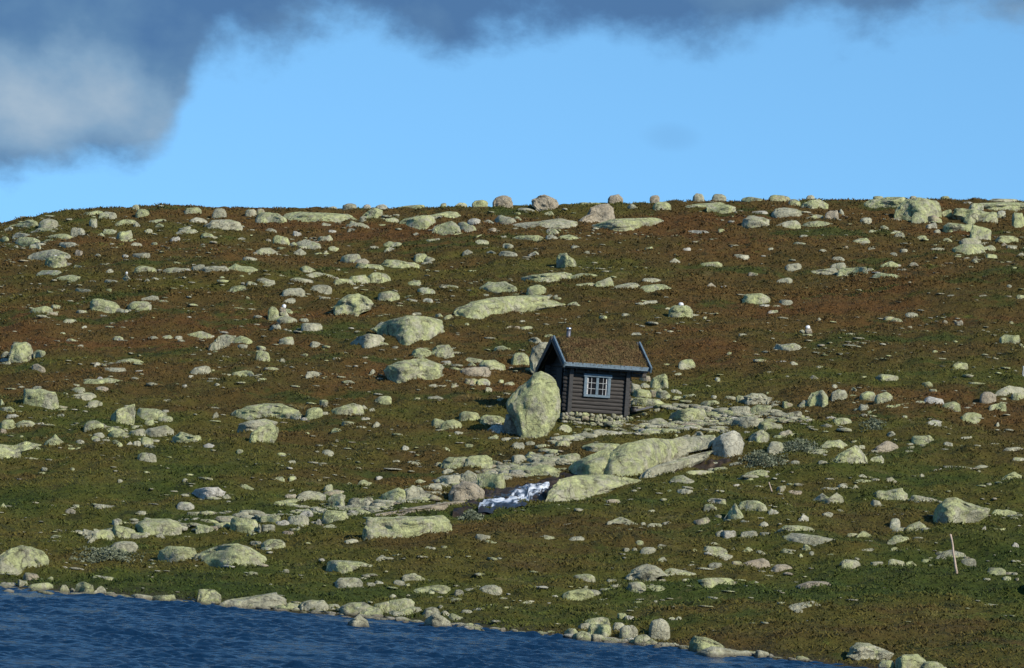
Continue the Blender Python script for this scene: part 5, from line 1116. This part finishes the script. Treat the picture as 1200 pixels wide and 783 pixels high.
# roof: ridge along x
EXL, EXR = -1.62, 2.02
EF, EB, RY = (-0.50, 2.15), (3.15, 1.86), 1.22
RIDGE = 3.12
def roof_slab(y0, z0, y1, z1, th, nm, mat, x0=EXL, x1=EXR, lift=0.0):
    q = MB(); n = Vector((0, -(z1 - z0), (y1 - y0))).normalized(); 
    if n.z < 0: n = -n
    p0, p1 = Vector((x0, y0, z0)) + n * lift, Vector((x0, y1, z1)) + n * lift
    q.prism([p0, p1, p1 + n * th, p0 + n * th], None, (x1 - x0, 0, 0)); return q.build(nm, mat, hut)
roof_slab(EF[0], EF[1], RY, RIDGE, 0.05, 'roof_boards', m_dark)
roof_slab(EB[0], EB[1], RY, RIDGE, 0.05, 'roof_boards', m_dark)
# turf as an uneven cushion with grass standing in it
def turf(y0, z0, y1, z1, seed):
    r = np.random.RandomState(seed); nx, ny = 90, 40
    xs = np.linspace(EXL + 0.10, EXR - 0.10, nx); ts = np.linspace(0.0, 1, ny)
    sgn = 1 if y1 > y0 else -1
    n = np.array([0, -(z1 - z0), (y1 - y0)]) * sgn; n = n / np.linalg.norm(n)
    X, T_ = np.meshgrid(xs, ts, indexing='ij'); Y = y0 + (y1 - y0) * T_; Z = z0 + (z1 - z0) * T_
    e = np.minimum(np.minimum(T_ * 14, 1), np.minimum((X - xs[0]) * 12, (xs[-1] - X) * 12)).clip(0.3, 1)
    hgt = 0.05 + 0.15 * e + 0.018 * wsum(X * 3, Y * 3, WC) * e + 0.012 * wsum(X * 3, Y * 3, WD)
    P = np.stack([X, Y + n[1] * hgt, Z + n[2] * hgt], -1).reshape(-1, 3)
    idx = np.arange(nx * ny).reshape(nx, ny); F_ = np.stack([idx[:-1, :-1], idx[1:, :-1], idx[1:, 1:], idx[:-1, 1:]], -1).reshape(-1, 4)
    # skirt
    rim = np.concatenate([idx[:, 0], idx[-1, 1:], idx[-2::-1, -1], idx[0, -2:0:-1]]); low = P[rim] - n * 0.16
    k0 = len(P); P = np.vstack([P, low]); m_ = len(rim)
    sk_ = np.array([[rim[i], k0 + i, k0 + (i + 1) % m_, rim[(i + 1) % m_]] for i in range(m_)]); F_ = np.vstack([F_, sk_])
    nb = 9000
    bi = r.randint(0, nx * ny, nb); B0 = P[bi] + r.normal(size=(nb, 3)) * 0.02; h = r.uniform(0.015, 0.055, nb)
    a = r.uniform(0, 3.14, nb); dx = np.stack([np.cos(a), np.sin(a), 0 * a], 1) * 0.014; ln = r.normal(size=(nb, 3)) * 0.03
    top = B0 + ln + np.stack([0 * h, 0 * h, h], 1)
    BV = np.stack([B0 - dx, B0 + dx, top + dx * 0.3, top - dx * 0.3], 1).reshape(-1, 3); BF = np.arange(nb * 4).reshape(nb, 4) + len(P)
    return mesh_np('turf', np.vstack([P, BV]), np.vstack([F_, BF]), m_turf, hut, smooth=False)
turf(EF[0], EF[1], RY, RIDGE, 3); turf(EB[0], EB[1], RY, RIDGE, 4)
# blue eave board and barge boards
q = MB(); q.box(EXL + 0.035, EF[0] - 0.06, EF[1] - 0.03, EXR - 0.035, EF[0] - 0.015, EF[1] + 0.13, 0.006); q.build('eave_board', m_blue, hut)
q = MB(); q.box(EXL + 0.035, EB[0] + 0.015, EB[1] - 0.03, EXR - 0.035, EB[0] + 0.06, EB[1] + 0.13, 0.006); q.build('eave_board', m_blue, hut)
for xx in (EXL - 0.03, EXR - 0.03):
    for (yy, zz_, mt) in ((EF[0] - 0.09, EF[1] - 0.09, m_blue), (EB[0] + 0.09, EB[1] - 0.09, m_dark)):
        q = MB(); n = Vector((0, -(RIDGE - zz_), (RY - yy))).normalized()
        if n.z < 0: n = -n
        p0, p1 = Vector((xx, yy, zz_)), Vector((xx, RY, RIDGE - 0.02))
        q.prism([p0, p1, p1 + n * 0.27, p0 + n * 0.24], None, (0.065, 0, 0)); q.build('barge_board', mt, hut)
        if xx < 0:
            q = MB(); q.prism([p0 + Vector((-0.02, 0, 0)) - n * 0.02, p1 + Vector((-0.02, 0, 0)) - n * 0.02, p1 + Vector((-0.02, 0, 0)) + n * 0.13, p0 + Vector((-0.02, 0, 0)) + n * 0.11], None, (0.02, 0, 0)); q.build('trim_board', m_dark, hut)
# rafters under the eave
for i in range(6):
    q = MB(); x_ = -0.95 + i * 0.47
    q.box(x_ - 0.03, FY - 0.15, Z0 + 1.62, x_ + 0.03, FY - 0.085, Z0 + 1.92); q.build('eave_bracket', m_dark, hut)
q = MB(); q.box(EXL + 0.1, EF[0] + 0.02, EF[1] - 0.09, EXR - 0.06, EF[0] + 0.10, EF[1] - 0.03); q.build('eave_beam', m_dark, hut)
# window
WX, WZ0, WZ1, HWD = -0.03, Z0 + 0.72, Z0 + 1.58, 0.555
wf = MB(); y0_, y1_ = FY - 0.13, FY - 0.045
wf.box(WX - HWD, y0_, WZ0 + 0.03, WX - HWD + 0.12, y1_, WZ1 - 0.13, 0.006); wf.box(WX + HWD - 0.12, y0_, WZ0 + 0.03, WX + HWD, y1_, WZ1 - 0.13, 0.006)
wf.box(WX - HWD - 0.04, y0_ - 0.02, WZ1 - 0.128, WX + HWD + 0.04, y1_, WZ1, 0.006); wf.box(WX - HWD, y0_ - 0.015, WZ0 - 0.07, WX + HWD, y1_, WZ0 + 0.028, 0.006)
wf.box(WX - 0.055, y0_ + 0.01, WZ0 + 0.03, WX + 0.055, y1_, WZ1 - 0.13, 0.006)
win = wf.build('window', m_blue, hut)
ix0, ix1, iz0, iz1 = WX - HWD + 0.12, WX + HWD - 0.12, WZ0 + 0.03, WZ1 - 0.13
gm = MB(); gm.box(ix0, y0_ + 0.055, iz0, ix1, y0_ + 0.062, iz1); gm.build('pane', m_glass, win)
for (a_, b_) in ((ix0, WX - 0.055), (WX + 0.055, ix1)):
    gm = MB(); xm = (a_ + b_) / 2; gm.box(xm - 0.009, y0_ + 0.03, iz0, xm + 0.009, y0_ + 0.05, iz1)
    for tt in (1 / 3, 2 / 3):
        zb = iz0 + (iz1 - iz0) * tt; gm.box(a_, y0_ + 0.026, zb - 0.009, b_, y0_ + 0.047, zb + 0.009)
    gm.build('glazing_bar', m_white, win)
for (a_, b_, s_) in ((ix0, ix0 + 0.065, 1), (ix1 - 0.065, ix1, -1)):
    gm = MB(); n_ = 10
    vs = [(a_ + (b_ - a_) * i / n_, y0_ + 0.051 + 0.006 * (i % 2) * 0.5, 0) for i in range(n_ + 1)]
    for i in range(n_):
        p, q_ = vs[i], vs[i + 1]; c_ = 0.05 * (0.5 + 0.5 * math.sin(i))
        f_ = gm.bm.faces.new([gm.bm.verts.new((p[0], p[1], iz0)), gm.bm.verts.new((q_[0], q_[1], iz0)), gm.bm.verts.new((q_[0], q_[1], iz1 - 0.02)), gm.bm.verts.new((p[0], p[1], iz1 - 0.02))])
    gm.build('curtain', m_curtain, win)
# stove pipe
q = MB(); q.log((-0.93, RY + 0.12, 2.95), (-0.93, RY + 0.12, 3.60), 0.085, 16); ch = q.build('chimney_pipe', m_flue, hut, True)
q = MB(); q.log((-0.93, RY + 0.12, 3.60), (-0.93, RY + 0.12, 3.70), 0.10, 16); q.build('pipe_cap', m_metal, ch, True)
# dry stone footing: each face stone modelled in one part
r = np.random.RandomState(8); FV, FF, o_ = [], [], 0
for j in range(3):
    x_ = LX - 0.05
    while x_ < RX + 0.1:
        wd_ = r.uniform(0.07, 0.30); v, f = rock_shape('brs'[r.randint(3)], 500 + len(FV), 2)
        v = v * np.array([wd_ * 0.55, 0.14, 0.10 * r.uniform(0.6, 1.45)]); v[:, 2] += r.uniform(-0.06, 0.04)
        FV.append(v + np.array([x_ + wd_ / 2, FY - 0.05 - 0.09 * (2 - j) + r.uniform(-0.08, 0.06), -0.12 + j * 0.15])); FF.append(f + o_); o_ += len(v); x_ += wd_
for j in range(2):
    y_ = 0.0
    while y_ < BY:
        v, f = rock_shape('b', 700 + len(FV), 2); v = v * np.array([0.16, 0.16, 0.12])
        for x_ in (CXL, CXR): FV.append(v + np.array([x_, y_, -0.02 + j * 0.13])); FF.append(f + o_); o_ += len(v)
        y_ += 0.27
fo = mesh_np('stone_footing', np.vstack(FV), np.vstack(FF), m_stones, hut)

# plank at the right corner, plus an added black cylinder standing for a shadow
g0 = hit(752, 484)
q = MB(); q.prism([(-0.34, 0, 0.0), (0.34, 0, 0.20), (0.34, 0, 0.27), (-0.34, 0, 0.08)], None, (0, 0.16, 0))
pl = q.build('plank', m_plank); pl.location = g0 + np.array([0.1, -0.05, 0.05]); tag(pl, 'short grey plank lying at the right corner of the hut', 'plank')
g0 = hit(743, 484)
q = MB(); q.log((0, 0, 0), (0, 0, 0.26), 0.14, 18); q.log((0, 0, 0.24), (0, 0, 0.28), 0.155, 18)
tb = q.build('shadow_cylinder', m_dark, None, True); tb.location = g0 + np.array([0, 0.1, -0.02]); tag(tb, 'black cylinder standing in for the shadow by the right foot of the hut', 'shadow_cylinder')

# ------------------------------------------------------------------ poles and cairns
def pole(pb, pt, rad, label, seed, mat=None):
    g = hit(*pb); mpp = g[1] / F
    top = (CAM + ray(*pt) * (g[1] / ray(*pt)[1])) - g
    q = MB(); n = 7; rr = random.Random(seed); prev = Vector((0, 0, -0.15)); T_ = Vector(top)
    bm = q.bm; rings = []
    for i in range(n + 1):
        t_ = i / n; c = Vector((0, 0, -0.1)) * (1 - t_) + T_ * t_ + Vector((rr.uniform(-1, 1), rr.uniform(-1, 1), 0)) * rad * 0.35; R_ = rad * (1.05 - 0.35 * t_)
        rings.append([bm.verts.new(c + Vector((math.cos(a) * R_, math.sin(a) * R_, 0))) for a in [2 * math.pi * j / 10 for j in range(10)]])
    for a_, b_ in zip(rings, rings[1:]):
        for j in range(10): bm.faces.new((a_[j], a_[(j + 1) % 10], b_[(j + 1) % 10], b_[j]))
    bm.faces.new(rings[0][::-1]); bm.faces.new(rings[-1])
    o = q.build('marker_pole', mat or m_stick, None, True); o.location = g; tag(o, label, 'pole'); return o
pole((1122, 673), (1114, 626), 0.042, 'tall leaning wooden marker pole below the big wedge boulder', 1)
pole((906, 578), (901, 565), 0.03, 'short leaning stick above the flat green hump', 2)
pole((1199, 442), (1199, 429), 0.03, 'thin pale stick at the right edge of the photo', 3, m_white)

def cairn(px, py, items, label):
    """items: (dx px, bottom px above py, width px, height px, kind, colour)"""
    g = hit(px, py); mpp = g[1] / F
    e = bpy.data.objects.new('cairn', None); COL.objects.link(e); e.location = g; tag(e, label, 'cairn', 'small stone cairns')
    for i, (dx, zb, w_, h_, kd, cl) in enumerate(items):
        v, f = rock_shape(kd, int(px) + i * 3, 3)
        v = v * np.array([w_ / 2 * mpp, w_ / 2.2 * mpp, h_ * mpp / 1.25])
        v[:, 2] += zb * mpp + h_ * mpp * 0.2
        o = mesh_np('stone', v + np.array([dx * mpp, 0, 0]), f, m_fleck if cl == 'W' else m_rock, e)
        if cl != 'W': o['lichen'], o['paleness'], o['warmth'] = PROP[cl]
        if cl == 'W': o['label'] = 'white cap stone'
cairn(945, 393.5, [(1, 0, 12, 2.4, 's', 'y'), (-5.2, 1.6, 7, 5.6, 'p', 'g'), (2.2, 1.8, 9, 7.5, 'r', 'k'), (1.0, 8.2, 5.5, 4.2, 'r', 'W')], 'small cairn of a pink stone with a white cap')
cairn(148, 325, [(0, 0, 3.6, 4.5, 'b', 'k'), (0, 3.8, 2.8, 2.8, 'r', 'W')], 'tiny white-topped stack of stones on the left slope pyramid rock')
cairn(332, 371, [(0, 0, 12, 6, 'b', 'g'), (-1, 5, 8, 6, 'b', 'k'), (0, 10, 5, 4.5, 'r', 'W')], 'stack of three stones on the tumbled left-hand heap')
cairn(798, 359, [(0, 0, 6, 4.5, 'r', 'W')], 'pale stone resting on a round green boulder')
cairn(65.5, 303, [(0, 0, 4.6, 4.2, 'b', 'W')], 'white stone resting on the notched block below the left crest')
cairn(117, 446, [(0, 0, 7, 4.5, 'p', 'w')], 'little white stone standing on the long curved slab')
cairn(333, 0 + 341, [(0, 0, 3, 3, 'b', 'g')], 'tiny stone on the left slope ledge') if False else None
